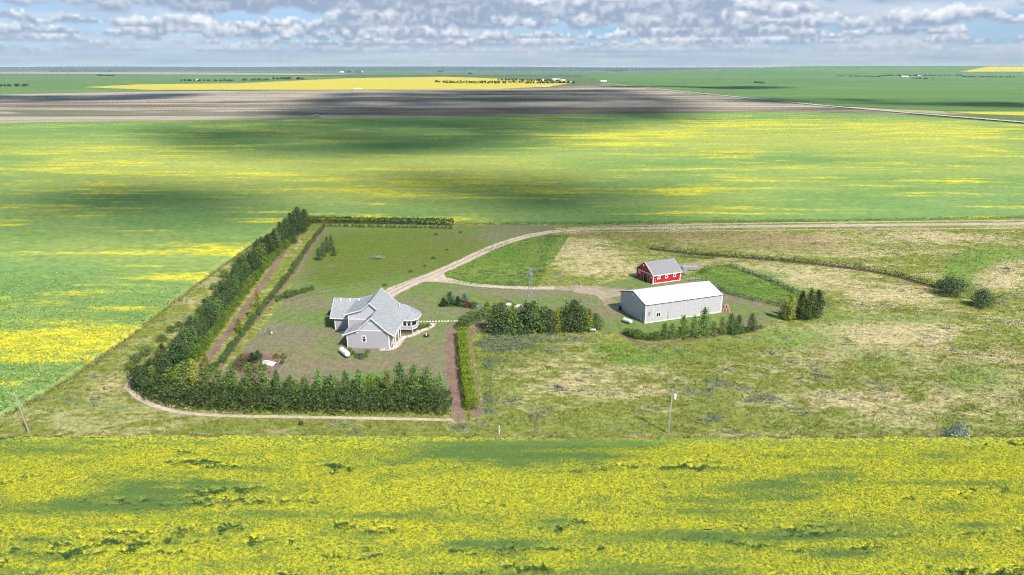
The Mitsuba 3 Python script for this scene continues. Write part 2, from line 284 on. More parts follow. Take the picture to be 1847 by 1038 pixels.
# ---------------------------------------------------------------- land
FRONT = [(-320, 797), (0, 796), (600, 794), (900, 799), (1847, 799), (2200, 799)]
single('ground', sheet(sbox(-45000, -2000, 45000, 60000), -.05), 'm_farsheet', 'open prairie ground that reaches the horizon', kind='structure')
mid_left = [(-700, 905), (0, 752), (95, 700), (210, 622), (330, 530), (420, 462), (500, 411), (545, 401)]
mid_top = [(2050, 243), (1847, 226), (1620, 208), (1400, 203), (1000, 209), (560, 216), (0, 223), (-700, 229)]
MID = Polygon(gp(mid_left, 0.) + gp([(825, 404), (1000, 404), (1300, 401), (1600, 398), (1847, 393), (2200, 385)]) + gp(mid_top)).buffer(0)
yb = g(900, 798)[1]
PAST = Polygon([(-260, yb - 1), (300, yb - 1), (420, 200), (420, 330), (-60, 330), (-140, 330)]).buffer(0).union(sbox(-260, yb - 1, -40, 290)).difference(MID)
single('pasture', sheet(PAST, 0.), 'm_pasture', 'rough dry pasture grass around the yard', kind='structure')
# middle canola
def canopy(P, bounds, step, hfun):
    x0, y0, x1, y1 = bounds; xs, ys = np.arange(x0, x1 + step / 2, step), np.arange(y0, y1 + step / 2, step)
    X, Y = np.meshgrid(xs, ys); jx = R.uniform(-.35, .35, X.shape) * step; jy = R.uniform(-.35, .35, X.shape) * step
    jx[:, [0, -1]] = 0; jy[[0, -1]] = 0
    X = X + jx; Y = Y + jy
    ins = shapely.contains_xy(P, X.ravel(), Y.ravel()).reshape(X.shape)
    Z = np.where(ins, hfun(X, Y), 0.)
    n, m = X.shape; i = np.arange(n * m).reshape(n, m); a, b, c, d = i[:-1, :-1].ravel(), i[:-1, 1:].ravel(), i[1:, 1:].ravel(), i[1:, :-1].ravel()
    F = np.vstack([np.c_[a, b, c], np.c_[a, c, d]]); F = F[ins.ravel()[F].any(1)]
    used = np.unique(F); re = np.zeros(n * m, int); re[used] = np.arange(len(used))
    return tm(np.c_[X.ravel(), Y.ravel(), Z.ravel()][used], re[F])
FINE = sbox(-225, 96, -25, 300)
def hmid(X, Y): return .85 + .5 * (meshkit.fbm(np.stack([X * .9, Y * .9, 0 * X], -1), 2) - .5) * .35 + .08 * (R.random(X.shape) - .5)
k = single('canola_field', slab(MID.difference(FINE), .85, -.2), 'm_canola', 'wide green canola field with streaks of yellow bloom behind the yard', kind='structure')
part(k, 'near_canopy', canopy(MID, FINE.bounds, .75, hmid), 'm_canola', smooth=True, kind='stuff')
# near canola
NEAR = Polygon([(-300, -200), (300, -200), *gp([(2200, 799), (1847, 798), (1400, 799), (900, 799), (600, 795), (300, 796), (0, 797), (-400, 797)])]).buffer(0)
NEAR = ragged(NEAR, .55, 1.)
nb = (-100., 58., 100., 104.)
def hnear(X, Y):
    b, d = canola_near(X.astype(float), Y.astype(float))
    return 1.0 + .12 * (meshkit.fbm(np.stack([X * 1.3, Y * 1.3, 0 * X], -1), 2) - .5) + .05 * (R.random(X.shape) - .5) - .45 * d
k = single('canola_field', slab(NEAR.difference(sbox(*nb)), .95, -.2), 'm_canola_near', 'canola field in full yellow bloom nearest the camera', kind='structure')
part(k, 'near_canopy', canopy(NEAR, nb, .4, hnear), 'm_canola_near', smooth=True, kind='stuff')

# ---- leaf-like faces
def tri_cloud(P, size, rng, up=.35, ns=None):
    """one small triangle per point, random directions, biased up"""
    n = len(P); d = rng.normal(size=(n, 3)); d[:, 2] = np.abs(d[:, 2]) * .6 + up
    if ns is not None: d = d * .6 + ns
    d /= np.linalg.norm(d, axis=1, keepdims=True)
    a = np.cross(d, rng.normal(size=(n, 3))); a /= np.linalg.norm(a, axis=1, keepdims=True); b = np.cross(d, a)
    s = np.asarray(size).reshape(-1, 1) * np.ones((n, 1))
    v = np.stack([P - a * s * .5 - b * s * .3, P + a * s * .5 - b * s * .3, P + b * s * .65], 1).reshape(-1, 3)
    return tm(v, np.arange(3 * n).reshape(n, 3))
def quad_cloud(P, size, rng, ns=None, asp=.62):
    n = len(P); d = rng.normal(size=(n, 3))
    if ns is not None: d = d * .55 + ns
    d /= np.linalg.norm(d, axis=1, keepdims=True)
    a = np.cross(d, rng.normal(size=(n, 3))); a /= np.linalg.norm(a, axis=1, keepdims=True); b = np.cross(d, a)
    s = np.asarray(size).reshape(-1, 1) * np.ones((n, 1))
    v = np.stack([P - b * s * .5, P + a * s * .5 * asp, P + b * s * .5, P - a * s * .5 * asp], 1).reshape(-1, 3)
    i = np.arange(n)[:, None] * 4
    return tm(v, np.vstack([i + [0, 1, 2], i + [0, 2, 3]]))
def cols(n, per, base, rng, jit=.22, alt=None, frac=.2):
    c = np.tile(np.array(base, float), (n, 1)) * np.exp(rng.normal(0, jit, (n, 1))) * (1 + rng.normal(0, .07, (n, 3)))
    if alt is not None:
        m = rng.random(n) < frac; c[m] = np.array(alt) * np.exp(rng.normal(0, jit, (m.sum(), 1)))
    return np.repeat(np.clip(c, .004, .8), per, 0)
def blades(Q, h, w, rng, lean=.35, m=2):
    """grass tufts: m leaning triangles per point"""
    Q = np.repeat(Q, m, 0); n = len(Q); a = rng.uniform(0, 2 * np.pi, n); t = np.c_[np.cos(a), np.sin(a), 0 * a]
    h = np.repeat(np.broadcast_to(h, (n // m,)), m) * rng.uniform(.6, 1.15, n); w = np.broadcast_to(w, (n,))
    l = np.c_[rng.normal(0, lean, (n, 2)), np.ones(n)] * h[:, None]
    B = np.c_[Q, np.full(n, -.02)]
    v = np.stack([B - t * w[:, None] / 2, B + t * w[:, None] / 2, B + l], 1).reshape(-1, 3)
    return tm(v, np.arange(3 * n).reshape(n, 3))
# flower heads and leaves of the near crop
rg = np.random.default_rng(21)
q = in_poly(NEAR.intersection(sbox(-88, 62, 88, 103)), 600000, rg)
b, d = canola_near(q[:, 0], q[:, 1])
yel = rg.random(len(q)) < b * .72 * (1 - .85 * d)
z = 1.0 + .2 * (meshkit.fbm(np.c_[q * 1.3, 0 * q[:, :1]], 2) - .5) - .45 * d + rg.uniform(-.02, .22, len(q))
c = np.where(yel[:, None], np.array([[.62, .60, .025]]), np.where((d > .5)[:, None], np.array([[.04, .09, .03]]), np.array([[.13, .215, .06]])))
c = c * np.exp(rg.normal(0, .14, (len(q), 1)))
mesh = tri_cloud(np.c_[q, z], rg.uniform(.06, .14, len(q)), rg, .9)
k2 = single('canola_flowers', mesh, 'm_leaf', 'yellow canola flower heads and green leaves of the nearest field', 'canola', kind='stuff', color=np.repeat(np.clip(c, .01, .75), 3, 0))
P2 = MID.intersection(sbox(-190, 104, -60, 215))
q = in_poly(P2, 130000, rg); q = q[rg.random(len(q)) < np.clip((212 - q[:, 1]) / 85, 0, 1) * .8]; b = canola_mid(q[:, 0], q[:, 1]); yel = rg.random(len(q)) < b * .8
c = np.where(yel[:, None], [[.54, .52, .04]], [[.20, .33, .10]]) * np.exp(rg.normal(0, .16, (len(q), 1)))
single('canola_flowers', tri_cloud(np.c_[q, .9 + rg.uniform(-.1, .25, len(q))], rg.uniform(.25, .45, len(q)), rg, .6), 'm_leaf', 'yellow flower heads and leaves of the canola beside the left shelterbelt', 'canola', kind='stuff', color=np.repeat(np.clip(c, .01, .75), 3, 0))

# yard surfaces
LAWN = poly([(372, 702), (430, 640), (500, 560), (512, 540), (535, 495), (580, 415), (600, 407), (830, 409), (935, 406), (1000, 408), (1010, 418), (900, 450), (800, 492), (830, 514), (960, 520), (1060, 518), (1120, 505), (1160, 500), (1240, 505),
    (1260, 500), (1310, 520), (1400, 545), (1425, 560), (1380, 585), (1180, 602), (1120, 600), (1085, 600), (1060, 590), (890, 590), (870, 585), (824, 592), (814, 640), (812, 705), (600, 735)])
LAWN = ragged(LAWN, .7)
single('lawn', sheet(LAWN, .004), 'm_lawn', 'mown lawn around the house, patchy green and dry', kind='structure')
single('lush_grass', sheet(poly([(1245, 497), (1300, 478), (1340, 487), (1400, 512), (1445, 535), (1430, 553), (1380, 545), (1310, 525)]), .006), 'm_weedy', 'lush green grass in the old corral', kind='structure')
single('loop_grass', sheet(poly([(806, 503), (800, 494), (830, 478), (880, 452), (930, 434), (985, 423), (1028, 424), (1003, 462), (976, 503), (970, 517), (900, 516), (845, 511)]), .005), 'm_weedy', 'weedy green grass inside the driveway loop', kind='structure')
def band(pts, w, z, m, name, label):
    ls = smooth_line(gp(pts)); P = ls.buffer(w / 2, cap_style='flat')
    P = ragged(P, min(.45, w * .13))
    return single(name, sheet(P, z), m, label, kind='structure')
DRV = [(2300, 396), (1847, 404), (1500, 407), (1150, 412), (1040, 414), (985, 419), (930, 431), (880, 450), (830, 474), (795, 490), (750, 508), (705, 530), (670, 550)]
band(DRV, 4.6, .012, 'm_verge', 'driveway', 'dirt driveway with a grassy crown curving from the road to the house')
for off, side in ((1.05, 'house'), (-1.05, 'far')):
    P_ = ragged(smooth_line(gp(DRV)).parallel_offset(abs(off), 'left' if off > 0 else 'right').buffer(.78, cap_style='flat'), .16)
    single('driveway_rut', sheet(P_, .018), 'm_dirt', f'pale worn wheel rut on the {"far" if off < 0 else "near"} side of the driveway', kind='structure')
band([(740, 512), (790, 500), (840, 513), (900, 518), (960, 520), (1000, 520)], 2.8, .016, 'm_dirt', 'farm_track', 'dirt track that branches off the driveway towards the shed')
single('worn_ground', sheet(ragged(poly([(985, 516), (1040, 515), (1085, 517), (1125, 523), (1135, 530), (1105, 536), (1118, 552), (1112, 562), (1092, 550), (1075, 534), (1030, 525), (985, 524)]), .9), .008), 'm_verge', 'worn dirt and thin grass where the track fades out by the grey shed', kind='structure')
single('driveway_turning', sheet(poly([(800, 486), (845, 470), (800, 492), (806, 503), (850, 515), (790, 509), (760, 508), (720, 530), (700, 545), (670, 548), (700, 520), (760, 497)]), .008), 'm_dirt', 'wide dirt junction of the driveway and the track', kind='structure')
for i, (w, z, pts) in enumerate([(1.2, .02, [(2300, 388), (1847, 398), (1500, 401), (1250, 405), (1080, 409), (1000, 413)]), (1.0, .02, [(2300, 404), (1847, 412), (1500, 414), (1250, 417), (1100, 418)])]):
    band(pts, w, z, 'm_dirt', 'wheel_track', ['worn wheel track between the driveway and the canola', 'worn wheel track on the near side of the driveway'][i])
single('road_shoulder', sheet(poly([(2300, 384), (1847, 396), (1400, 402), (1000, 408), (930, 418), (1000, 421), (1150, 420), (1400, 419), (1847, 418), (2300, 412)]), .003), 'm_pasture', 'dry brown grass shoulder along the driveway', kind='structure')
# soil strips of the shelterbelts
soilstrips = [
    ([(552, 404), (520, 440), (490, 490), (455, 540), (420, 590), (380, 640), (345, 690)], 1.8, 'bare soil strip between the left trees and the shrub row'),
    ([(585, 410), (560, 450), (530, 490), (500, 530), (460, 575), (420, 625), (375, 690)], 1.7, 'bare soil strip between the shrub row and the lawn'),
    ([(820, 758), (560, 753), (400, 751), (320, 745), (265, 728), (232, 705), (232, 690), (245, 675)], 1.0, 'tilled soil strip around the outside of the front hedge'),
    ([(815, 590), (813, 640), (818, 700), (828, 758)], 2.3, 'bare soil strip between the lawn and the light green hedge'),
    ([(880, 592), (850, 594), (842, 605), (845, 640), (853, 700), (862, 752)], 1.9, 'bare soil strip on the pasture side of the light green hedge'),
    ([(520, 541), (560, 531), (600, 524)], 1.2, 'thin soil strip under the short shrub row'),
    ([(1122, 600), (1140, 615), (1175, 622), (1230, 616), (1300, 603), (1370, 597)], 1.3, 'thin soil strip in front of the shed trees'),
    ([(372, 702), (420, 690), (560, 693), (700, 700), (810, 706)], 3.0, 'bare soil strip behind the front row of poplars')]
for pts, w, lab in soilstrips: band(pts, w, .024, 'm_dirt' if 'outside' in lab else 'm_soil', 'soil_strip', lab)
single('soil_strip', sheet(poly([(425, 660), (445, 635), (520, 640), (500, 665), (460, 690)]).buffer(1), .01), 'm_soil', 'tilled soil of the vegetable garden', kind='structure')
band([(1170, 449), (1230, 457), (1290, 462), (1400, 470), (1500, 480), (1600, 494), (1690, 520)], 2.6, .02, 'm_darksoil', 'cattle_trail', 'dark sunken trail across the dry pasture')
# far land
single('stubble_field', slab(poly([(0, 222), (-900, 229), (-900, 178), (0, 171), (300, 165), (700, 163), (1000, 157), (1092, 153), (1150, 158), (1300, 174), (1480, 192), (1640, 206), (1400, 202.5), (1000, 208.5), (560, 215.5)]), .3, -.04), 'm_stubble', 'grey brown stubble field beyond the canola', kind='structure')
single('far_canola_field', slab(poly([(150, 158), (260, 162.5), (600, 162.5), (900, 161), (990, 156.5), (1038, 149.5), (1030, 147), (800, 139), (620, 142), (430, 151), (250, 153)]), .9, -.04), 'm_faryellow', 'far yellow canola field left of the gravel road', kind='structure')
single('far_crop_field', slab(poly([(-900, 177.5), (0, 170.5), (300, 164.3), (180, 160), (145, 157.5), (250, 152), (430, 150), (620, 141), (560, 138), (-900, 138)]), .7, -.04), 'm_far', 'far dark green crop field on the left', kind='structure')
single('far_crop_field', slab(poly([(1095, 152), (1150, 157), (1300, 172), (1480, 190), (1620, 198), (1700, 200), (1847, 201), (2700, 212), (2700, 130), (1100, 130), (1060, 140)]), .7, -.04), 'm_far', 'wide far green crop field right of the gravel road', kind='structure')
single('far_canola_field', slab(poly([(1705, 203), (1847, 203), (2700, 215), (2700, 232), (1847, 210), (1760, 207)]), .9, -.04), 'm_faryellow', 'narrow yellow canola strip right of the gravel road', kind='structure')
single('far_pale_field', slab(poly([(1480, 193), (1560, 193.5), (1700, 201), (1760, 207), (1700, 206), (1600, 200)]), .1, -.04), 'm_farpale', 'pale dry grass beside the gravel road', kind='structure')
single('far_pale_field', slab(poly([(-900, 133), (0, 133), (560, 136), (640, 134), (300, 131), (-900, 130)]), 1, -.04), 'm_farpale', 'pale strip of field near the horizon on the left', kind='structure')
single('far_dark_field', slab(poly([(400, 137.5), (700, 138.5), (1050, 138.5), (1050, 136.5), (700, 136), (560, 136.2)]), 1, -.04), 'm_fardark', 'dark green field strip near the horizon', kind='structure')
ls = LineString(gp([(2500, 290), (1847, 222), (1640, 205), (1480, 191), (1300, 173), (1150, 157.5), (1085, 150.5)]))
single('gravel_road', sheet(ls.buffer(6.5, cap_style='flat'), 1.0), 'm_gravel', 'pale gravel road running off to the far farm', kind='structure')

# far hills: long low swells at the horizon
def hill(name, xs, ys, hf, m, label):
    X, Y = np.meshgrid(xs, ys); Z = hf(X, Y); n, k = X.shape; i = np.arange(n * k).reshape(n, k)
    a, b, c, d = i[:-1, :-1].ravel(), i[:-1, 1:].ravel(), i[1:, 1:].ravel(), i[1:, :-1].ravel()
    return single(name, tm(np.c_[X.ravel(), Y.ravel(), Z.ravel()], np.vstack([np.c_[a, b, c], np.c_[a, c, d]])), m, label, kind='structure', smooth=True)
def sst(a, b, x):
    t = np.clip((x - a) / (b - a), 0, 1); return t * t * (3 - 2 * t)
def h_right(X, Y): return -1 + 79 * sst(4300, 9800, Y) * sst(.10, .44, X / Y) + 6 * (meshkit.fbm(np.stack([X / 1500, Y / 1500, 0 * X], -1), 2) - .5) * sst(5000, 8000, Y)
hill('hill', np.linspace(200, 12500, 60), np.linspace(4200, 10500, 30), h_right, 'm_far', 'long low green rise on the right horizon')
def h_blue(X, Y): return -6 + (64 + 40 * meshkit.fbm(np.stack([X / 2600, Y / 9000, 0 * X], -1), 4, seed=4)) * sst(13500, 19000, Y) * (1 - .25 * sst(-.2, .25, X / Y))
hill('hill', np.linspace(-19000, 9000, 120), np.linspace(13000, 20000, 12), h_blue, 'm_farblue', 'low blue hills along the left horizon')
q0 = [g(1690, 126.5), g(1847, 131), g(2300, 134), g(2300, 126), g(1847, 125)]
Yh = np.linspace(6300, 8600, 14); Xh = np.linspace(0, 1, 12)
YY, TT = np.meshgrid(Yh, Xh, indexing='ij'); XX = (3800 + (Yh[:, None] - 6300) * .75) * (1 - TT) + 9000 * TT
ZZ = h_right(XX, YY) + 1.5; ii = np.arange(ZZ.size).reshape(ZZ.shape)
a_, b_, c_, d_ = ii[:-1, :-1].ravel(), ii[:-1, 1:].ravel(), ii[1:, 1:].ravel(), ii[1:, :-1].ravel()
single('far_canola_field', tm(np.c_[XX.ravel(), YY.ravel(), ZZ.ravel()], np.vstack([np.c_[a_, b_, c_], np.c_[a_, c_, d_]])), 'm_faryellow', 'yellow canola field on the far right rise', kind='structure', smooth=True)

# ---------------------------------------------------------------- buildings
def beam(a, b, w, h, up=(0, 0, 1)):
    a, b = np.array(a, float), np.array(b, float); L = np.linalg.norm(b - a); x = (b - a) / L
    up = np.array(up, float); 
    if abs(up @ x) > .98: up = np.array([0, 1., 0])
    y = np.cross(up, x); y /= np.linalg.norm(y); z = np.cross(x, y)
    m = trimesh.creation.box((L, w, h)); M = np.eye(4); M[:3, 0], M[:3, 1], M[:3, 2], M[:3, 3] = x, y, z, (a + b) / 2
    m.apply_transform(M); return m
class Frame:
    def __init__(s, th, x, y, deg): s.th, s.x, s.y, s.a = th, x, y, math.radians(deg)
    def w(s, m): return place(m, s.x, s.y, s.a)
    def part(s, name, m, bsdf, **k): return part(s.th, name, s.w(m if not isinstance(m, list) else cat_(m)), bsdf, **k)
    def sub(s, par, name, m, bsdf, **k): return part(par, name, s.w(m if not isinstance(m, list) else cat_(m)), bsdf, **k)

# house
H = Frame(thing('house', 'grey farmhouse with steep shingle roofs and white trim', 'house'), -36.78, 147.69, -3.5)
wA = H.part('wall', extr([(0, 0), (9.5, 0), (9.5, 4.0), (8.9, 4.38), (5.77, 7.28), (2.6, 4.33), (0, 3.42)], 0, 5.6, 'v'), 'm_siding')
wB = H.part('wall', extr([(-1.1, 0), (9.49, 0), (9.49, 3.99), (8.95, 4.3), (4.1, 8.82), (2.25, 7.12), (-1.1, 6.1)], 5.5, 16.3, 'v'), 'm_siding')
wG = H.part('wall', extr([(11.12, 0), (19.1, 0), (19.1, 3.2), (15.1, 6.55), (11.12, 3.2)], -6.17, 2, 'u'), 'm_siding')
H.part('gable_panel', extr([(2.7, 4.42), (8.85, 4.42), (8.6, 4.55), (5.77, 7.2), (2.85, 4.5)], -.025, .0, 'v'), 'm_gable', label='paler panel in the front gable above a white band')
H.part('gable_panel', extr([(-1.1, 5.05), (5.6, 5.05), (5.6, 7.35), (4.1, 8.75), (2.25, 7.05), (-1.1, 6.05)], 5.475, 5.5, 'v'), 'm_gable', label='paler panel in the rear gable')
H.part('trim_band', bx(2.55, 9.0, -.045, .0, 4.2, 4.42), 'm_white'); H.part('trim_band', bx(-1.12, 5.2, 5.455, 5.5, 4.85, 5.05), 'm_white')
H.part('trim_band', bx(4.75, 6.8, -.05, -.026, 5.92, 6.05), 'm_white')
for x, y, z in ((-.03, -.03, 3.42), (9.38, -.03, 4.0)): H.part('corner_board', bx(x, x + .18, y, y + .18, 0, z), 'm_white')
H.part('corner_board', bx(-1.14, -.96, 5.46, 5.64, 0, 6.1), 'm_white'); H.part('corner_board', bx(-6.2, -6.02, 11.08, 11.26, 0, 3.2), 'm_white')
rf = H.part('roof', [prism([(5.77, -.42, 7.5), (5.77, 5.5, 7.5), (2.6, 5.5, 4.55), (2.6, -.42, 4.55)], .16), prism([(2.6, -.42, 4.55), (2.6, 5.5, 4.55), (-.7, 5.5, 3.34), (-.7, -.42, 3.34)], .16),
    prism([(5.77, -.42, 7.5), (9.05, -.42, 4.45), (9.05, 5.1, 4.45), (5.77, 5.1, 7.5)], .16), prism([(9.05, -.42, 4.45), (10.75, -.42, 3.33), (10.75, 10.2, 3.33), (9.05, 10.2, 4.45)], .16)], 'm_shingle', label='shingle roof of the front gable')
rb = H.part('roof', [prism([(4.1, 5.1, 9.05), (4.1, 16.8, 9.05), (2.25, 16.8, 7.35), (2.25, 5.1, 7.35)], .16), prism([(2.25, 5.1, 7.35), (2.25, 16.8, 7.35), (-1.85, 16.8, 6.15), (-1.85, 5.1, 6.15)], .16),
    prism([(4.1, 5.1, 9.05), (9.05, 5.1, 4.45), (9.05, 16.8, 4.45), (4.1, 16.8, 9.05)], .16), prism([(9.05, 10.2, 4.45), (10.75, 10.2, 3.33), (10.75, 16.8, 3.33), (9.05, 16.8, 4.45)], .16)], 'm_shingle', label='tallest shingle roof with the peak')
rg_ = H.part('roof', [prism([(-7.1, 10.7, 3.18), (2.2, 10.7, 3.18), (2.2, 15.1, 6.84), (-7.1, 15.1, 6.84)], .16), prism([(-7.1, 15.1, 6.84), (2.2, 15.1, 6.84), (2.2, 19.5, 3.18), (-7.1, 19.5, 3.18)], .16)], 'm_shingle', label='shingle roof of the garage wing')
A1, A2 = (7.0, 13.3, 6.15), (10.6, 13.4, 6.15)
rw = H.part('roof', [prism(p_, .16) for p_ in ([(10.0, 9.16, 3.62), (12.9, 9.16, 3.62), A2, A1], [(12.9, 9.16, 3.62), (14.09, 10.5, 3.62), A2], [(14.09, 10.5, 3.62), (14.26, 13.7, 3.62), A2], [(14.26, 13.7, 3.62), (12.44, 17.16, 3.62), A2], [(12.44, 17.16, 3.62), (10.0, 17.2, 3.62), A1, A2])], 'm_shingle', label='many sided hip roof over the bay')
def fas(par, pts, w=.07, h=.22):
    for a, b in zip(pts[:-1], pts[1:]): H.sub(par, 'fascia', beam(np.array(a) - [0, 0, .1], np.array(b) - [0, 0, .1], w, h), 'm_white')
fas(rf, [(-.72, -.46, 3.36), (2.6, -.46, 4.57), (5.77, -.46, 7.52)]); fas(rf, [(5.77, -.46, 7.52), (9.05, -.46, 4.47), (10.78, -.46, 3.34)]); fas(rf, [(-.74, -.44, 3.34), (-.74, 5.4, 3.34)]); fas(rf, [(10.8, -.44, 3.32), (10.8, 9.0, 3.32)])
fas(rb, [(-1.87, 5.06, 6.17), (2.25, 5.06, 7.37), (4.1, 5.06, 9.07)]); fas(rb, [(4.1, 5.06, 9.07), (5.72, 5.06, 7.56)]); fas(rg_, [(-7.14, 10.7, 3.2), (-7.14, 15.1, 6.86), (-7.14, 19.5, 3.2)]); fas(rg_, [(-7.1, 10.66, 3.18), (-1.2, 10.66, 3.18)])
fas(rb, [(-1.87, 16.84, 6.15), (2.25, 16.84, 7.35), (4.1, 16.84, 9.05), (9.05, 16.84, 4.45)])
fas(rw, [(10.8, 9.12, 3.6), (12.92, 9.12, 3.6), (14.12, 10.48, 3.6), (14.3, 13.7, 3.6), (12.46, 17.2, 3.6)])
for u_ in (-5.3, -3.1, -.9): H.sub(rg_, 'roof_vent', [bx(u_ - .16, u_ + .16, 14.35, 14.75, 6.1, 6.75), bx(u_ - .2, u_ + .2, 14.3, 14.8, 6.75, 6.8)], 'm_white')
H.sub(rw, 'roof_vent', [tube((9.3, 12.9, 5.8), (9.3, 12.9, 6.4), .12), tube((9.3, 12.9, 6.4), (9.3, 12.9, 6.48), .2)], 'm_white')
def window(F, par, x0, x1, z0, z1, y, axis='v', sgn=-1, fr=.13, mull=None, bs='m_white'):
    def B(a0, a1, c0, c1, d0, d1):
        lo, hi = sorted((y + sgn * d0, y + sgn * d1))
        return bx(a0, a1, lo, hi, c0, c1) if axis == 'v' else bx(lo, hi, a0, a1, c0, c1)
    fs = [B(x0 - fr, x0, z0 - fr, z1 + fr, 0, .07), B(x1, x1 + fr, z0 - fr, z1 + fr, 0, .07), B(x0, x1, z0 - fr, z0, 0, .068), B(x0, x1, z1, z1 + fr, 0, .068)]
    if mull: fs += [B(x0, x1, m - .06, m + .06, .012, .06) for m in mull]
    k = F.sub(par, 'window', fs, bs); F.sub(k, 'pane', B(x0, x1, z0, z1, .004, .02), 'm_glass')
    return k
window(H, wA, 3.55, 4.2, 1.72, 2.9, 0, fr=.2, mull=[2.5])
# side windows, door and veranda posts on the right wall
for v0, v1, z0, z1 in ((.5, 1.5, .3, 2.2), (2.9, 4.1, .2, 2.3), (6.3, 7.6, 1.0, 2.5)): window(H, wA if v0 < 5 else wB, v0, v1, z0, z1, 9.5, 'u', 1, .1)
for v_ in (.25, 2.4, 5.6, 7.5):
    H.part('porch_post', bx(10.32, 10.48, v_ - .08, v_ + .08, 0, 3.3), 'm_white')
H.part('porch_rail', [beam((10.4, .3, 1.0), (10.4, 2.4, 1.0), .06, .08), beam((10.4, .3, .35), (10.4, 2.4, .35), .06, .08)], 'm_white')
bayp = [(9.5, 9.6), (12.6, 9.6), (13.6, 10.9), (13.6, 13.6), (12.2, 16.6), (9.5, 16.6)]
by = H.part('bay_wall', slab(Polygon(bayp), 3.5, 1.1), 'm_siding', label='many sided bay with tall windows, raised over a dark recess')
H.part('foundation', slab(Polygon([(9.5, 9.95), (12.35, 9.95), (13.15, 11.05), (13.15, 13.4), (12, 16.2), (9.5, 16.2)]), 1.1, 0), 'm_foundation')
for a, b in zip(bayp[1:4], bayp[2:5]):
    a, b = np.array(a), np.array(b); n_ = np.array([(b - a)[1], -(b - a)[0]]); n_ /= np.linalg.norm(n_)
def bayface(a, b, nwin):
    a, b = np.array(a, float), np.array(b, float); d = (b - a); L = np.linalg.norm(d); d /= L; n_ = np.array([d[1], -d[0]]); ang = math.atan2(d[1], d[0])
    def P(s0, s1, z0, z1, o0, o1):
        m = bx(s0, s1, -o1, -o0, z0, z1); return place(m, a[0], a[1], ang)
    H.sub(by, 'trim', [P(0, L, 1.1, 1.25, 0, .05), P(0, L, 1.9, 2.02, 0, .06), P(0, L, 3.2, 3.5, 0, .05)], 'm_white')
    w_ = L / nwin
    for i in range(nwin):
        s0, s1 = i * w_ + .14, (i + 1) * w_ - .14
        k = H.sub(by, 'window', [P(i * w_ + .002, s0, 2.02, 3.2, 0, .055), P(s1, (i + 1) * w_ - .002, 2.02, 3.2, 0, .055), P(s0, s1, 2.86, 2.93, .022, .05)], 'm_white')
        H.sub(k, 'pane', P(s0, s1, 2.02, 3.2, .004, .02), 'm_glass')
for a, b, n_ in ((bayp[0], bayp[1], 3), (bayp[1], bayp[2], 1), (bayp[2], bayp[3], 2), (bayp[3], bayp[4], 2)): bayface(a, b, n_)
H.part('downspout', [tube((12.75, 9.45, 3.5), (12.75, 9.45, .7), .06), tube((12.75, 9.45, .7), (13.5, 8.7, .12), .06)], 'm_white')
H.part('wall_lamp', [bx(2.25, 2.6, -.25, 0, 3.72, 3.95), bx(2.3, 2.55, -.2, -.02, 3.6, 3.72)], 'm_white')
H.part('foundation_curb', bx(-.08, 9.6, -.1, -.02, 0, .25), 'm_concrete'); H.part('foundation_curb', bx(-6.25, -1.2, 11.02, 11.1, 0, .22), 'm_concrete')
H.part('deck_step', [bx(-3.6, -.2, 7.4, 8.4, 0, .34), bx(-3.4, -.5, 6.6, 7.4, 0, .18)], 'm_greywood')
H.part('deck_rail', [beam((-3.6, 7.4, 1.1), (-1.2, 7.4, 1.1), .06, .08), tube((-3.55, 7.4, .3), (-3.55, 7.4, 1.1), .05), tube((-2.3, 7.4, .3), (-2.3, 7.4, 1.1), .05)], 'm_greywood')

def metal_shed(F, L, W, ev_, rg, bw, be, br, wl):
    F.w0 = F.part('wall', bx(0, L, 0, .12, 0, ev_), bw)
    F.part('wall', bx(0, L, W - .12, W, 0, ev_), bw)
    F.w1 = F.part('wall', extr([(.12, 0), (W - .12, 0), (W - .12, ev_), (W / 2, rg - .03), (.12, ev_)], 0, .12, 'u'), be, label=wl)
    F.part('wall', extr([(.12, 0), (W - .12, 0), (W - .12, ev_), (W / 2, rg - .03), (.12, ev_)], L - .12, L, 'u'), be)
    return F
# grey shed
S = Frame(thing('machine_shed', 'long pale grey metal shed with a white roof', 'shed'), 32.55, 163.71, math.degrees(math.atan2(172.157 - 163.707, 53.654 - 32.554)))
LS, WS, ES, RS = 22.73, 11.9, 4.68, 6.5
metal_shed(S, LS, WS, ES, RS, 'm_shedwall', 'm_shedend', 'm_shedroof', 'shaded grey end wall with a dark outline')
sl = (RS - ES) / (WS / 2)
def shed_roof(F, L, W, E, Rg, o, ov, m, rib=None):
    s = (Rg - E) / (W / 2); zf = E - o * s + .1; zr = Rg + .1
    k = F.part('roof', [prism([(-ov, -o, zf), (L + ov, -o, zf), (L + ov, W / 2, zr), (-ov, W / 2, zr)], .1), prism([(-ov, W / 2, zr), (L + ov, W / 2, zr), (L + ov, W + o, zf), (-ov, W + o, zf)], .1)], m)
    if rib:
        rs = []
        for x in np.arange(rib, L, rib):
            for y0, y1, a, b in ((-o, W / 2, zf, zr), (W + o, W / 2, zf, zr)): rs.append(beam((x, y0, a + .02), (x, y1, b + .02), .05, .05))
        F.sub(k, 'rib', cat_(rs), m, kind='stuff')
    return k, zf, zr
rk, zf, zr = shed_roof(S, LS, WS, ES, RS, .12, .1, 'm_shedroof', .92)
S.sub(rk, 'ridge_cap', [beam((-.12, WS / 2, zr + .05), (LS + .12, WS / 2, zr + .05), .4, .06)], 'm_shedroof')
for x_ in (-.13, LS + .13): S.sub(rk, 'rake_trim', [beam((x_, -.14, zf - .04), (x_, WS / 2, zr - .03), .06, .24), beam((x_, WS / 2, zr - .03), (x_, WS + .14, zf - .04), .06, .24)], 'm_trimgrey')
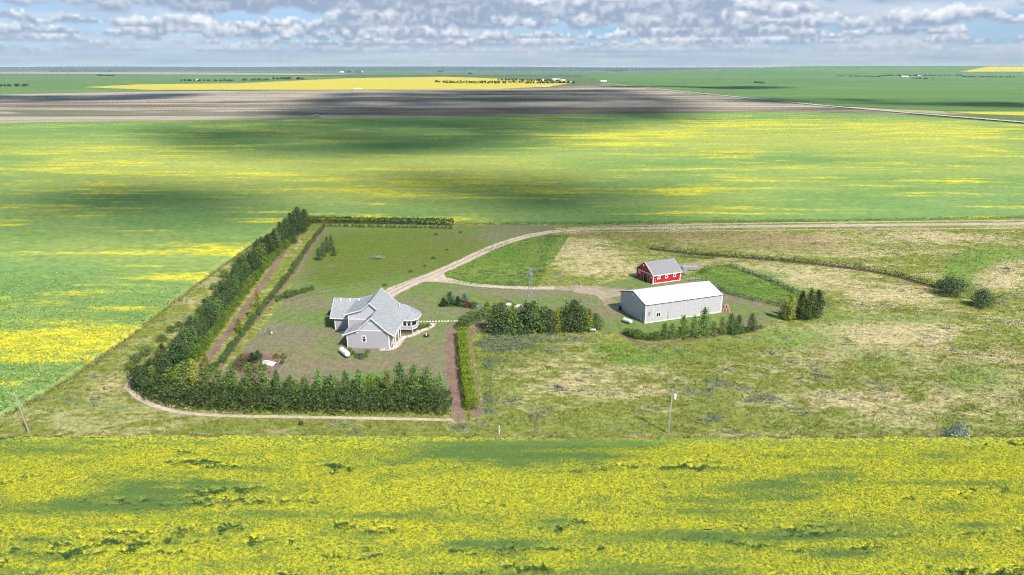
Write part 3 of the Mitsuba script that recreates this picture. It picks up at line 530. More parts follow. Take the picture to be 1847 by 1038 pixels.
S.sub(rk, 'eave_trim', [beam((-.1, -.16, zf - .05), (LS + .1, -.16, zf - .05), .06, .16)], 'm_trimgrey')
S.sub(S.w0, 'rib', cat_([bx(x - .025, x + .025, -.035, 0, .05, ES - .05) for x in np.arange(.92, LS, .92)]), 'm_shedwall', kind='stuff')
S.sub(S.w1, 'rib', cat_([bx(-.035, 0, y - .025, y + .025, .05, ES - .1) for y in np.arange(.92, WS, .92)]), 'm_shedend', kind='stuff')
S.part('corner_trim', bx(-.05, .16, -.05, -.002, 0, ES), 'm_paint_white'); S.part('corner_trim', bx(-.06, -.004, .0, .16, 0, ES), 'm_trimgrey'); S.part('corner_trim', bx(LS - .16, LS + .05, -.05, -.002, 0, ES), 'm_paint_white')
S.part('base_trim', bx(.2, LS - .2, -.06, -.002, 0, .18), 'm_paint_white')
k = S.sub(S.w0, 'window', [bx(3.2, 4.32, -.09, 0, 1.35, 2.45)], 'm_paint_white')
for x0 in (3.3, 3.82): S.sub(k, 'pane', bx(x0, x0 + .4, -.11, -.088, 1.45, 2.35), 'm_glass')
S.sub(S.w0, 'bracket', [bx(.95, 1.05, -.35, 0, 2.5, 2.6), bx(.9, 1.0, -.38, -.3, 2.0, 2.9), bx(1.3, 1.4, -.2, 0, 2.7, 2.85)], 'm_trimgrey'); S.sub(S.w0, 'vent', bx(2.15, 2.4, -.12, 0, 3.35, 3.6), 'm_white')
S.sub(S.w0, 'downpipe', [tube((6.6, -.08, .2), (6.6, -.08, 2.3), .03)], 'm_trimgrey')
S.sub(S.w1, 'vent', bx(-.06, 0, WS / 2 - .35, WS / 2 + .35, 5.35, 6.0), 'm_white', label='pale louvre at the gable peak')
d_ = S.sub(S.w1, 'door', [bx(-.05, -.036, 1.15, 2.15, .1, 2.3)], 'm_shedend'); S.sub(d_, 'edge', [bx(-.09, -.05, 1.08, 1.15, .1, 3.2), bx(-.09, -.05, 2.15, 2.2, .1, 2.3)], 'm_trimgrey')

# red barn
b0 = math.degrees(math.atan2(200.76 - 196.87, 49.58 - 40.82))
Bn = Frame(thing('barn', 'small red barn with white trim and a grey metal roof', 'barn'), 40.82, 196.87, b0)
LB, WB, EB, RB = 9.6, 8.6, 2.75, 5.55
metal_shed(Bn, LB, WB, EB, RB, 'm_red', 'm_redend', 'm_barnroof', 'shaded red end wall with sliding doors')
rk, zf, zr = shed_roof(Bn, LB, WB, EB, RB, .35, .3, 'm_barnroof', .6)
for x_ in (-.34, LB + .34): Bn.sub(rk, 'rake_trim', [beam((x_, -.38, zf - .02), (x_, WB / 2, zr - .01), .08, .3), beam((x_, WB / 2, zr - .01), (x_, WB + .38, zf - .02), .08, .3)], 'm_paint_white')
Bn.sub(rk, 'eave_trim', [beam((-.3, -.4, zf - .07), (LB + .3, -.4, zf - .07), .08, .24)], 'm_paint_white')
Bn.part('corner_trim', bx(-.06, .2, -.06, -.003, 0, EB), 'm_paint_white'); Bn.part('corner_trim', bx(LB - .2, LB + .06, -.06, -.003, 0, EB), 'm_paint_white'); Bn.part('corner_trim', bx(-.08, -.004, WB - .2, WB + .03, 0, EB), 'm_paint_white'); Bn.part('corner_trim', bx(-.075, -.007, -.04, .2, 0, EB), 'm_paint_white')
Bn.part('base_trim', bx(.25, LB - .25, -.08, -.004, 0, .2), 'm_paint_white', label='pale board along the foot of the wall')
Bn.sub(Bn.w0, 'batten', cat_([bx(x - .03, x + .03, -.03, 0, .2, EB - .02) for x in np.arange(.5, LB - .2, .35)]), 'm_red', kind='stuff')
for x0 in (1.95, 4.65, 7.45):
    k = Bn.sub(Bn.w0, 'window', [bx(x0 - .5, x0 + .5, -.1, 0, 1.25, 2.25)], 'm_paint_white'); Bn.sub(k, 'pane', bx(x0 - .24, x0 + .24, -.13, -.098, 1.5, 2.0), 'm_glass')
Bn.sub(Bn.w0, 'pipe', [tube((.78, -.14, 0), (.78, -.14, 1.6), .05)], 'm_paint_white')
e = Bn.w1
Bn.sub(e, 'lintel', bx(-.14, 0, .8, 7.6, 2.45, 2.68), 'm_paint_white')
for y0 in (.75, 7.2):
    k = Bn.sub(e, 'window', [bx(-.09, 0, y0 - .38, y0 + .38, 1.45, 2.2)], 'm_paint_white'); Bn.sub(k, 'pane', bx(-.12, -.088, y0 - .18, y0 + .18, 1.63, 2.02), 'm_glass')
for y0, y1 in ((1.35, 2.6), (4.45, 6.3)): 
    k = Bn.sub(e, 'sliding_door', bx(-.12, -.05, y0, y1, .08, 2.44), 'm_redend'); Bn.sub(k, 'edge', [bx(-.14, -.12, y0, y0 + .08, .08, 2.44), bx(-.14, -.12, y1 - .08, y1, .08, 2.44)], 'm_white')
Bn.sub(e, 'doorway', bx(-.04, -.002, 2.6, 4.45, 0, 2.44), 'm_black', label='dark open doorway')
Bn.sub(e, 'barn_lamp', [bx(-.5, 0, WB / 2 - .05, WB / 2 + .05, 4.75, 4.85), tube((-.5, WB / 2, 4.55), (-.5, WB / 2, 4.9), .22, .1)], 'm_white')
Bn.part('door_step', bx(-1.2, -.1, -.9, -.1, 0, .15), 'm_concrete')

# grain bin on legs
bxp, byp = g(1232, 503)
k = thing('grain_bin', 'small galvanised hopper bin on legs beside the red barn', 'grain bin')
part(k, 'hopper', place(cat_([tube((0, 0, 1.1), (0, 0, 1.9), .3, 1.05, 20)]), bxp, byp), 'm_galv', smooth=40)
part(k, 'body', place(tube((0, 0, 1.9), (0, 0, 3.75), 1.05, 1.05, 20), bxp, byp), 'm_galv', smooth=40)
for z_ in np.arange(2.1, 3.7, .3): part(k, 'band', place(tube((0, 0, z_), (0, 0, z_ + .05), 1.075, 1.075, 20), bxp, byp), 'm_galv')
part(k, 'roof', place(cat_([tube((0, 0, 3.75), (0, 0, 4.3), 1.12, .2, 20), tube((0, 0, 4.3), (0, 0, 4.42), .25, .25, 12)]), bxp, byp), 'm_galv')
for a_ in np.arange(5) * 2 * np.pi / 5 + .3: part(k, 'leg', place(tube((1.02 * math.cos(a_), 1.02 * math.sin(a_), 0), (1.02 * math.cos(a_), 1.02 * math.sin(a_), 2.0), .06), bxp, byp), 'm_galv')

# windbreak fence of grey boards behind the barn
p0, p1 = np.array(g(1224, 490.5)), np.array(g(1259.5, 488.5)); L_ = np.linalg.norm(p1 - p0)
W_ = Frame(thing('windbreak_fence', 'tall grey board windbreak fence behind the barn', 'fence'), *p0, math.degrees(math.atan2(*(p1 - p0)[::-1])))
for x in np.arange(0, L_, .34): W_.part('board', bx(x, x + .24, -.03, 0, .25, 2.55 + .08 * R.random()), 'm_greywood')
for z_ in (.55, 1.35, 2.1): W_.part('rail', bx(-.1, L_ + .1, -.12, -.032, z_, z_ + .14), 'm_stone' if z_ == 1.35 else 'm_greywood')
for x in (0, L_ / 3, 2 * L_ / 3, L_): W_.part('post', tube((x, .1, 0), (x, .1, 2.6), .09), 'm_wood')

# windmill
wx, wy = g(956.5, 561)
k = thing('windmill', 'tall steel lattice windmill pump with a round wheel and tail vane', 'windmill')
HB = 10.0
def lg(s, t, z): r = .95 * (1 - z / HB) + .1; return np.array([wx + s * r, wy + t * r, z])
for s, t in ((1, 1), (1, -1), (-1, 1), (-1, -1)): part(k, 'leg', tube(lg(s, t, 0), lg(s, t, 9.7), .065, .05, 6), 'm_galv')
for i, z_ in enumerate((1.6, 3.2, 4.7, 6.1, 7.4, 8.5)):
    c_ = [lg(s, t, z_) for s, t in ((1, 1), (1, -1), (-1, -1), (-1, 1))]
    part(k, 'girt', cat_([tube(c_[j], c_[(j + 1) % 4], .035, n=5) for j in range(4)]), 'm_galv')
    z2 = (0, 1.6, 3.2, 4.7, 6.1, 7.4)[i]; e_ = [lg(s, t, z2) for s, t in ((1, 1), (1, -1), (-1, -1), (-1, 1))]
    part(k, 'brace', cat_([tube(e_[j], c_[(j + 1) % 4], .02, n=4) for j in range(4)]), 'm_galv')
part(k, 'pump_rod', tube((wx, wy, 0), (wx, wy, 9.8), .03, n=5), 'm_wood')
yaw = math.radians(232); fx = np.array([math.cos(yaw), math.sin(yaw), 0]); sx = np.array([-fx[1], fx[0], 0]); hub = np.array([wx, wy, 10.0]) - fx * .5
part(k, 'gearbox', cat_([beam(np.array([wx, wy, 9.8]) - fx * .35, np.array([wx, wy, 9.8]) + fx * .3, .3, .5)]), 'm_steel')
wh = part(k, 'wheel', cat_([tube(hub + .45 * (math.cos(a) * sx + math.sin(a) * np.array([0, 0, 1])), hub + .45 * (math.cos(a + .7) * sx + math.sin(a + .7) * np.array([0, 0, 1])), .025, n=4) for a in np.arange(9) * .698] + [tube(hub - fx * .1, hub + fx * .3, .1)]), 'm_steel')
for a in np.arange(18) * 2 * np.pi / 18:
    rd = math.cos(a) * sx + math.sin(a) * np.array([0, 0, 1]); td = -math.sin(a) * sx + math.cos(a) * np.array([0, 0, 1]); tw = td * .8 + fx * .5
    q_ = [hub + rd * .4 - tw * .06, hub + rd * .4 + tw * .06, hub + rd * 1.15 + tw * .17, hub + rd * 1.15 - tw * .17]; nn = np.cross(q_[1] - q_[0], q_[2] - q_[0]); nn /= np.linalg.norm(nn)
    v_ = np.vstack([q_, np.array(q_) + nn * .02]); part(wh, 'blade', trimesh.convex.convex_hull(v_), 'm_steel')
tl = np.array([wx, wy, 9.95]) + fx * .3
part(k, 'tail', cat_([tube(tl, tl + fx * 1.5, .03), beam(tl + fx * .9, tl + fx * 1.9, .03, .75)]), 'm_trimgrey')

# power poles
for px, tp, hgt, lab in ((1205, (1208.5, 706), 8.0, 'weathered power pole with a small transformer in the front pasture'), (53, (41, 711), 7.3, 'leaning bare power pole at the left edge by the canola')):
    x, y = g(px, 782); k = thing('power_pole', lab, 'power pole')
    dx = (tp[0] - px) / FL * 120; topP = np.array([x + dx, y + .2, hgt]); dirp = topP - [x, y, 0]
    part(k, 'pole', tube((x, y, -.2), topP, .14, .10, 10), 'm_greywood', smooth=40)
    part(k, 'insulator', tube(topP, topP + [0, 0, .28], .05, .07, 8), 'm_white')
    if px > 1000:
        tq = np.array([x, y, 0]) + dirp * .86 + [.45, -.1, 0]
        part(k, 'transformer', cat_([tube(tq - [0, 0, .4], tq + [0, 0, .35], .24, .24, 12), tube(tq + [0, 0, .35], tq + [0, 0, .45], .24, .12, 12)]), 'm_paint_white')
        part(k, 'bracket', beam(np.array([x, y, 0]) + dirp * .86, tq, .08, .08), 'm_steel')
        part(k, 'ground_wire', tube((x - .16, y - .1, .1), topP - [.12, .1, 1], .02, n=4), 'm_white')
# propane tanks
def tank(px, py, L, r, ang, lab):
    x, y = g(px, py); k = thing('propane_tank', lab, 'propane tank')
    c = trimesh.creation.capsule(L - 2 * r, r, count=[16, 20]); c.apply_translation((0, 0, -(L - 2 * r) / 2 if c.bounds[0][2] > -r - .01 else 0)); c.apply_translation((0, 0, -(c.bounds[0][2] + c.bounds[1][2]) / 2))
    c.apply_transform(trimesh.transformations.rotation_matrix(np.pi / 2, [0, 1, 0])); c.apply_translation((0, 0, r + .22))
    part(k, 'tank', place(c, x, y, ang), 'm_paint_white', smooth=40)
    for s in (-1, 1): part(k, 'foot', place(bx(s * L * .27 - .08, s * L * .27 + .08, -r * .7, r * .7, 0, .45), x, y, ang), 'm_concrete')
    part(k, 'valve_dome', place(tube((0, 0, 2 * r + .18), (0, 0, 2 * r + .42), .2, .17, 12), x, y, ang), 'm_steel')
tank(622, 641.5, 4.4, .62, math.radians(-56), 'large white propane tank on the lawn in front of the house')
tank(1131.5, 583.5, 2.9, .5, math.radians(-52), 'small white propane tank on the grass left of the grey shed')

# ---------------------------------------------------------------- plants
_1 = 'first second third fourth fifth sixth seventh eighth ninth tenth eleventh twelfth thirteenth fourteenth fifteenth sixteenth seventeenth eighteenth nineteenth'.split()
ORD = _1 + [w for t, c in zip('twentieth thirtieth fortieth fiftieth sixtieth seventieth eightieth ninetieth'.split(), 'twenty thirty forty fifty sixty seventy eighty ninety'.split()) for w in [t] + [c + '-' + o for o in _1[:9]]] + ['hundredth'] + ['hundred-and-' + o for o in _1]
def trunk_mesh(h, r, rng, nb=5):
    ms = [tube((0, 0, -.1), (0, 0, h * .92), r, r * .25, 7)]
    for i in range(nb):
        z = h * rng.uniform(.12, .6); a = rng.uniform(0, 6.28); L = h * rng.uniform(.12, .24)
        ms.append(tube((0, 0, z), (L * math.cos(a) * .6, L * math.sin(a) * .6, z + L), r * .4, r * .1, 5))
    return cat_(ms)
def crown(kind, h, r, n, base, alt, rng, size=.3, jit=.24):
    nb = {'cone': 30, 'dense': 40, 'round': 34, 'column': 34}[kind]; pts, nrm = [], []
    for i in range(nb):
        t = (i + rng.random()) / nb; a = i * 2.4 + rng.uniform(-.5, .5)
        if kind == 'cone': t = t ** 1.25; rr = r * (1 - t) ** .68 * min(1, (t + .12) / .2); z = h * (.04 + .92 * t); sg = (.13 * r + .05, .055 * h)
        elif kind == 'dense': rr = r * min(1, 1.35 * (1 - t) ** .62) * min(1, (t + .3) / .4); z = h * (.05 + .9 * t); sg = (.2 * r, .05 * h)
        elif kind == 'column': rr = r * min(1, 1.5 * (1 - t) ** .6) * min(1, (t + .3) / .5); z = h * (.04 + .92 * t); sg = (.17 * r, .06 * h)
        else: th = math.asin(t * .98); rr = r * math.cos(th) ** .8; z = h * (.12 + .8 * math.sin(th)); sg = (.17 * r, .09 * h)
        rr *= rng.uniform(.62, 1.0); c = np.array([rr * math.cos(a), rr * math.sin(a), z]); k_ = max(6, int(n / nb * rng.uniform(.6, 1.4)))
        p = c * [.86, .86, 1] + rng.normal(size=(k_, 3)) * [sg[0], sg[0], sg[1]]; pts.append(p)
        o = p - [0, 0, z * .75]; nrm.append(o / np.maximum(np.linalg.norm(o, axis=1, keepdims=True), .05))
    k_ = n // 5; t = rng.random(k_) ** .8                                          # fill and leader
    f = {'cone': .5 * (1 - t) ** .9, 'dense': .6 * (1 - t) ** .5, 'column': .6 * (1 - t) ** .5, 'round': .6 * np.sqrt(1 - t * t)}[kind] * r; a = rng.uniform(0, 6.28, k_); q_ = np.sqrt(rng.random(k_))
    p = np.c_[f * q_ * np.cos(a) + .05 * rng.normal(size=k_), f * q_ * np.sin(a) + .05 * rng.normal(size=k_), h * (.05 + (.97 if kind != 'round' else .85) * t)]; pts.append(p); nrm.append(np.c_[np.cos(a), np.sin(a), .6 + 0 * a])
    P = np.vstack(pts); P[:, 2] = np.maximum(P[:, 2], .06); N = np.vstack(nrm)
    return quad_cloud(P, size * rng.uniform(.6, 1.25, len(P)), rng, N), cols(len(P), 4, base, rng, jit, alt, .18)
groups = {}
def variants(key, nvar, kind, h, r, n, base, alt, size, seed, tr=.09):
    groups[key] = []
    for i in range(nvar):
        rng = np.random.default_rng(seed + i); m, c = crown(kind, h, r * rng.uniform(.9, 1.12), n, np.array(base) * rng.uniform(.75, 1.4) * np.array([rng.uniform(.85, 1.2), 1, rng.uniform(.8, 1.2)]), alt, rng, size)
        k = f'group_{key}_{i}'
        scene[k] = dict(type='shapegroup', crown=mikit.ply(m, 'm_leaf', color=c), trunk=mikit.ply(trunk_mesh(h, tr, rng), 'm_bark', smooth=40)); groups[key].append((k, h))
RT = np.random.default_rng(99)
def plant(key, name, x, y, h, label, cat, group=None, wide=1., z=0.):
    k, h0 = groups[key][RT.integers(len(groups[key]))]; s = h / h0; w = s ** .7 * wide * RT.uniform(.9, 1.12)
    n = numbered(name); scene[n] = dict(type='instance', to_world=T().translate([float(x), float(y), z]).rotate([0, 0, 1], float(RT.uniform(0, 360))).scale([float(w), float(w), float(s)]), g={'type': 'ref', 'id': k})
    return tag(n, label, cat, group)
variants('poplar', 6, 'cone', 6., 1.6, 1200, (.11, .18, .05), (.17, .25, .065), .30, 100)
variants('belt', 8, 'dense', 7., 2.0, 1500, (.058, .10, .042), (.10, .165, .06), .34, 200, .12)
variants('light', 4, 'dense', 4., 1.5, 800, (.10, .18, .03), (.16, .24, .04), .30, 300, .06)
variants('shrub', 5, 'round', 1.6, 1.1, 420, (.075, .125, .035), (.12, .18, .05), .22, 400, .04)
variants('willow', 2, 'round', 5.2, 3.6, 2600, (.075, .12, .055), (.12, .17, .075), .36, 500, .16)
variants('column', 3, 'column', 8., 1.5, 1700, (.05, .085, .03), (.09, .14, .045), .32, 600, .13)
variants('yellowpoplar', 2, 'cone', 7., 1.35, 1100, (.17, .22, .03), (.22, .27, .05), .30, 700)
variants('redshrub', 2, 'round', 1.4, 1.2, 420, (.13, .075, .055), (.08, .11, .04), .22, 800, .04)
variants('darkbush', 2, 'round', 1.8, 1.5, 520, (.075, .085, .04), (.06, .11, .04), .24, 820, .04)
variants('conifer', 2, 'cone', 3.6, 1.7, 1300, (.03, .065, .03), (.05, .09, .04), .24, 900)
variants('bluespruce', 1, 'cone', 2.2, 1., 600, (.09, .19, .17), (.07, .15, .14), .18, 950)
variants('silver', 2, 'round', 1.8, 1.4, 700, (.22, .27, .20), (.16, .20, .13), .22, 970, .04)
def onY(px, py, Y):
    u = (px - PW / 2) / FL; v = (PH / 2 - py) / FL; d = np.array([u, math.cos(PITCH) + v * math.sin(PITCH), -math.sin(PITCH) + v * math.cos(PITCH)]); t = Y / d[1]
    return d[0] * t, CAMZ + d[2] * t
# front row of pointed poplars behind the hedge
row = [(328, 655), (346, 648), (365, 662), (392, 666), (415, 660), (447, 656), (470, 652), (497, 668), (522, 678), (549, 680), (572, 667), (597, 676), (622, 670), (646, 668), (672, 690), (697, 668), (720, 655), (746, 659), (770, 662), (792, 674)]
for i, (px, py) in enumerate(row):
    Y = 122.4 + RT.uniform(-.7, .7); x, h = onY(px, py, Y)
    plant('yellowpoplar' if i == 1 else 'poplar', 'poplar_tree', x, Y, h, f'pointed green poplar, {ORD[i]} from the left in the row behind the front hedge', 'tree', wide=RT.uniform(1.0, 1.35))
RT2 = np.random.default_rng(5)
for i in range(24):
    px = 340 + i * 19 + RT2.uniform(-5, 5); Y = 123.8 + RT2.uniform(-.8, .9); x, _ = onY(px, 700, Y)
    plant('light', 'bush', x, Y, RT2.uniform(2.8, 4.2), f'light green leafy bush behind the front poplars, {ORD[i]} from the left', 'bush', 'bushes between the front poplars')
# left shelterbelt
ln = smooth_line(gp([(270, 700), (314, 668), (362, 611), (412, 545), (457, 490), (497, 450), (527, 425), (548, 405)]))
s_ = 0.; i = 0
while s_ < ln.length:
    f = s_ / ln.length; p = ln.interpolate(s_); q_ = ln.interpolate(min(s_ + 1, ln.length - .01)); d = np.array([q_.x - p.x, q_.y - p.y]); d /= np.linalg.norm(d) + 1e-9; nrm_ = np.array([-d[1], d[0]])
    for r_, off in enumerate((2.0, -1.0)):
        o = nrm_ * (off + RT2.uniform(-.6, .6)) + d * RT2.uniform(-.7, .7); h = RT2.uniform(3.6, 6.0) * (1 + .4 * f) * (1.15 if r_ else .9)
        plant(('belt', 'belt', 'column', 'belt', 'poplar')[RT2.integers(5)], 'shelterbelt_tree', p.x + o[0], p.y + o[1], h, f'{("dark leafy", "tall dark")[r_]} tree, {ORD[i]} from the near end in the {("outer", "inner")[r_]} row of the left shelterbelt', 'tree', ('outer row of the left shelterbelt', 'inner row of the left shelterbelt')[r_], wide=RT2.uniform(.85, 1.35))
    if f < .8:
        o = nrm_ * -2.9 + d * RT2.uniform(-1, 1); 
        plant('light', 'small_tree', p.x + o[0], p.y + o[1], RT2.uniform(2.0, 3.4), f'light green small tree inside the left shelterbelt, near its inner row tree {i + 1}'.replace(f'near its inner row tree {i + 1}', f'beside the {ORD[i]} inner tree'), 'tree', 'small trees along the left shelterbelt')
    s_ += RT2.uniform(2.3, 3.3); i += 1
for px, py, tp in ((530, 440, 398), (545, 420, 392), (551, 418, 393)):
    x, y = g(px, py); plant('belt', 'shelterbelt_tree', x, y, (py - tp) * .155 * (1 + (450 - py) * .006), f'tall dark tree at the far corner of the left shelterbelt, {ORD[[440, 420, 418].index(py)]} from the near side', 'tree', wide=.85)
for px, py, h in ((466, 556, 4.2), (455, 572, 4), (432, 600, 3.6), (372, 668, 4), (300, 700, 3)):
    x, y = g(px, py); plant('yellowpoplar', 'yellow_tree', x, y, h, f'yellow green young tree in the left shelterbelt, {h:g} m tall one'.replace(f', {h:g} m tall one', {4.2: ' nearest the short shrub row', 4: ' just nearer than the short shrub row' if py == 572 else ' at the back corner of the garden', 3.6: ' halfway along the belt', 3: ' at the front corner'}[h]), 'tree', 'yellow green trees of the left belt' if 0 else None, wide=1.4)
# tall grey-green bushes on the field side
for px, py in ((470, 462), (450, 480), (500, 440), (520, 425), (430, 500), (335, 600), (318, 615), (290, 640), (350, 590), (272, 655), (262, 668), (410, 522)):
    x, y = g(px - 18, py); plant('shrub', 'grey_shrub', x - 1, y, RT2.uniform(1.4, 2.4), f'low grey green shrub on the field side of the left shelterbelt at {px}'.replace(f' at {px}', ', ' + ORD[sorted([655, 668, 640, 615, 600, 590, 522, 500, 480, 462, 440, 425], reverse=True).index(py)] + ' from near end'), 'shrub', 'shrubs on the field side of the left belt', wide=1.3)
# rows of low shrubs
def shrub_row(pts, step, h, label, group, key='shrub', name='shrub', wide=1., jit=.35):
    l_ = smooth_line(gp(pts)); 
    for j, s in enumerate(np.arange(0, l_.length, step)):
        p = l_.interpolate(s + RT2.uniform(-.3, .3)); plant(key, name, p.x + RT2.uniform(-jit, jit), p.y + RT2.uniform(-jit, jit), h * RT2.uniform(.75, 1.2), f'{label}, {ORD[j]} along it', 'shrub', group, wide)
shrub_row([(368, 688), (410, 640), (455, 580), (500, 525), (530, 485), (560, 440), (585, 408)], 1.5, 1.35, 'low shrub in the row between the left soil strips', 'low shrub row of the left belt')
shrub_row([(492, 546), (520, 536), (545, 529), (565, 523)], 1.4, 1.7, 'bright shrub in the short row left of the house', 'short shrub row left of the house', 'shrub')
shrub_row([(590, 409), (700, 411), (816, 413)], 1.7, 1.2, 'grey green shrub row below the far dark hedge', 'shrubs in front of the far hedge')
shrub_row([(1128, 604), (1150, 612), (1185, 614)], 1.3, 1.9, 'dark shrub row left of the grey shed trees', 'shrubs left of the shed trees', wide=1.1)
shrub_row([(1310, 607), (1340, 600), (1372, 593)], 1.6, 1.3, 'dark low shrub row right of the shed trees', 'shrubs right of the shed trees')
# middle group
mid_t = [(893, 548, 598), (904, 553, 600), (918, 557, 600), (932, 557, 599), (950, 547, 599), (964, 544, 597), (978, 555, 598), (992, 559, 599), (1006, 556, 597), (1020, 553, 596), (1034, 542, 595), (1049, 553, 596), (1063, 556, 595), (1074, 566, 594),
    (900, 556, 590), (925, 553, 588), (957, 548, 585), (985, 553, 585), (1012, 555, 584), (1040, 553, 583), (1060, 557, 583)]
for i, (px, tp, bp) in enumerate(mid_t):
    x, y = g(px, bp); _, h = onY(px, tp, y); yl = i in (8, 12)
    plant('yellowpoplar' if yl else ('belt' if i % 3 == 1 else 'poplar'), 'yard_tree', x, y, h, f'{"yellow green" if yl else "dense green"} tree, {ORD[i if i < 14 else i - 14]} from left, {"front" if i < 14 else "back"} row of windmill clump', 'tree', wide=1.55)
for i, (px, tp, bp) in enumerate([(1198, 583, 611), (1212, 583, 611), (1232, 570, 610), (1251, 570, 609), (1268, 556, 607), (1286, 580, 605), (1302, 572, 603), (1317, 566, 602), (1331, 569, 601), (1355, 566, 596)]):
    x, y = g(px, bp); _, h = onY(px, tp, y)
    plant('poplar' if i < 7 else 'belt', 'shed_tree', x, y, h, f'pointed tree, {ORD[i]} from the left in the row in front of the grey shed', 'tree', wide=1.15 if i < 7 else .95)
for px, tp, bp, ky, lab in ((1424, 530, 578, 'yellowpoplar', 'yellow green poplar at the left of the clump right of the shed'), (1412, 545, 576, 'poplar', 'small green tree at the left foot of the clump right of the shed'), (1443, 526, 577, 'column', 'dark columnar poplar, left one of the clump right of the shed'), (1458, 522, 577, 'column', 'dark columnar poplar, middle one of the clump right of the shed'), (1471, 524, 573, 'column', 'dark columnar poplar, right one of the clump right of the shed')):
    x, y = g(px, bp); _, h = onY(px, tp, y); plant(ky, 'columnar_poplar', x, y, h, lab, 'tree', wide=1.15)
for px, tp, bp, lab in ((1723, 499, 537, 'large round grey green willow at the right, farther of two'), (1780, 522, 558, 'round grey green willow at the right, nearer of two')):
    x, y = g(px, bp); _, h = onY(px, tp, y + 2); plant('willow', 'willow', x, y + 2, h, lab, 'tree', wide=1.0)
x, y = g(1696, 520); plant('shrub', 'shrub', x, y, 2.4, 'dark shrub left of the farther round willow', 'shrub', wide=1.3)
x, y = g(1724, 792); plant('silver', 'silver_shrub', x, y, 1.9, 'silvery shrub at the edge of the front canola', 'shrub', wide=1.5)
x, y = g(1738, 785); plant('silver', 'silver_shrub', x, y + 1, 1.7, 'second silvery shrub behind the one at the edge of the front canola', 'shrub', wide=1.4)
for i, (px, bp, h) in enumerate([(576, 470, 4.2), (584, 463, 5), (591, 456, 5.6), (598, 452, 5.2), (603, 462, 3)]):
    x, y = g(px, bp); plant('belt', 'lone_tree', x, y, h, f'tree, {ORD[i]} from the left in the small clump on the upper lawn', 'tree', wide=.8)
for px, py, h, ky, lab in ((800, 553, 2.4, 'conifer', 'dark conifer bush at the left end of the flower bed'), (812, 551, 3.6, 'conifer', 'tallest dark conifer bush of the flower bed'), (826, 552, 2.6, 'conifer', 'dark conifer bush at the right of the flower bed clump'), (838, 546, 2.6, 'bluespruce', 'small blue green spruce behind the red shrubs'),
        (840, 554, 1.6, 'redshrub', 'reddish shrub next to the dark conifers'), (852, 556, 1.7, 'redshrub', 'larger reddish shrub of the flower bed'), (862, 556, 1.1, 'silver', 'pale flowering shrub of the flower bed'), (879, 553, 1.3, 'light', 'bright green bush at the right end of the flower bed'), (902, 557, 1.6, 'redshrub', 'dark reddish bush left of the white boulders'),
        (760, 592, 1.1, 'light', 'bright green bush beside the bay of the house'), (772, 590, .9, 'light', 'low bright green bush right of the bay')):
    x, y = g(px, py); plant(ky, 'garden_bush', x, y, h, lab, 'bush', wide=1.9 if h < 1.2 else 1.2)
for px, py, h, ky, lab in ((430, 664, 1.7, 'darkbush', 'dark reddish green bush at the left of the vegetable garden'), (440, 655, 2.0, 'darkbush', 'dark reddish green bush at the back left of the vegetable garden'), (450, 668, 1.6, 'darkbush', 'dark bush at the front of the vegetable garden'), (456, 654, 2.2, 'conifer', 'feathery dark green bush in the vegetable garden'), (466, 648, 2.0, 'conifer', 'feathery green bush behind the white tarp'),
        (474, 668, 1.2, 'shrub', 'green plant in front of the white tarp'), (498, 646, 1.1, 'light', 'bright green plant behind the white tarp'), (512, 646, 1.2, 'light', 'bright green plant at the right corner of the garden'), (508, 656, 1.0, 'shrub', 'green plant right of the white tarp')):
    x, y = g(px, py); plant(ky, 'garden_bush', x, y, h, lab, 'bush', wide=1.3)
for i, (px, py) in enumerate([(631, 634), (637, 640), (643, 646), (652, 648), (660, 645), (663, 638)]):
    x, y = g(px, py); plant('shrub', 'tank_shrub', x, y, 1.0, f'low green shrub, {ORD[i]} in the bed right of the propane tank', 'shrub', wide=.9)
for i, (px, py, h) in enumerate([(787, 424, 1.1), (782, 467, 1.2), (741, 491, 1), (694, 516, .9), (766, 481, .8), (806, 452, .7), (831, 420, .8)]):
    x, y = g(px, py); plant('shrub', 'lawn_shrub', x, y, h * .8, f'small dark shrub on the upper lawn, {["far one near the far hedge", "beside the driveway", "nearer one beside the driveway", "just behind the house peak", "pale spot beside the driveway", "right of the middle", "right end near the far corner"][i]}', 'shrub', wide=1.4)
x, y = g(680, 466); plant('silver', 'grey_weeds', x, y, .9, 'pale grey green weed patch on the upper lawn', 'plant', wide=3.2)

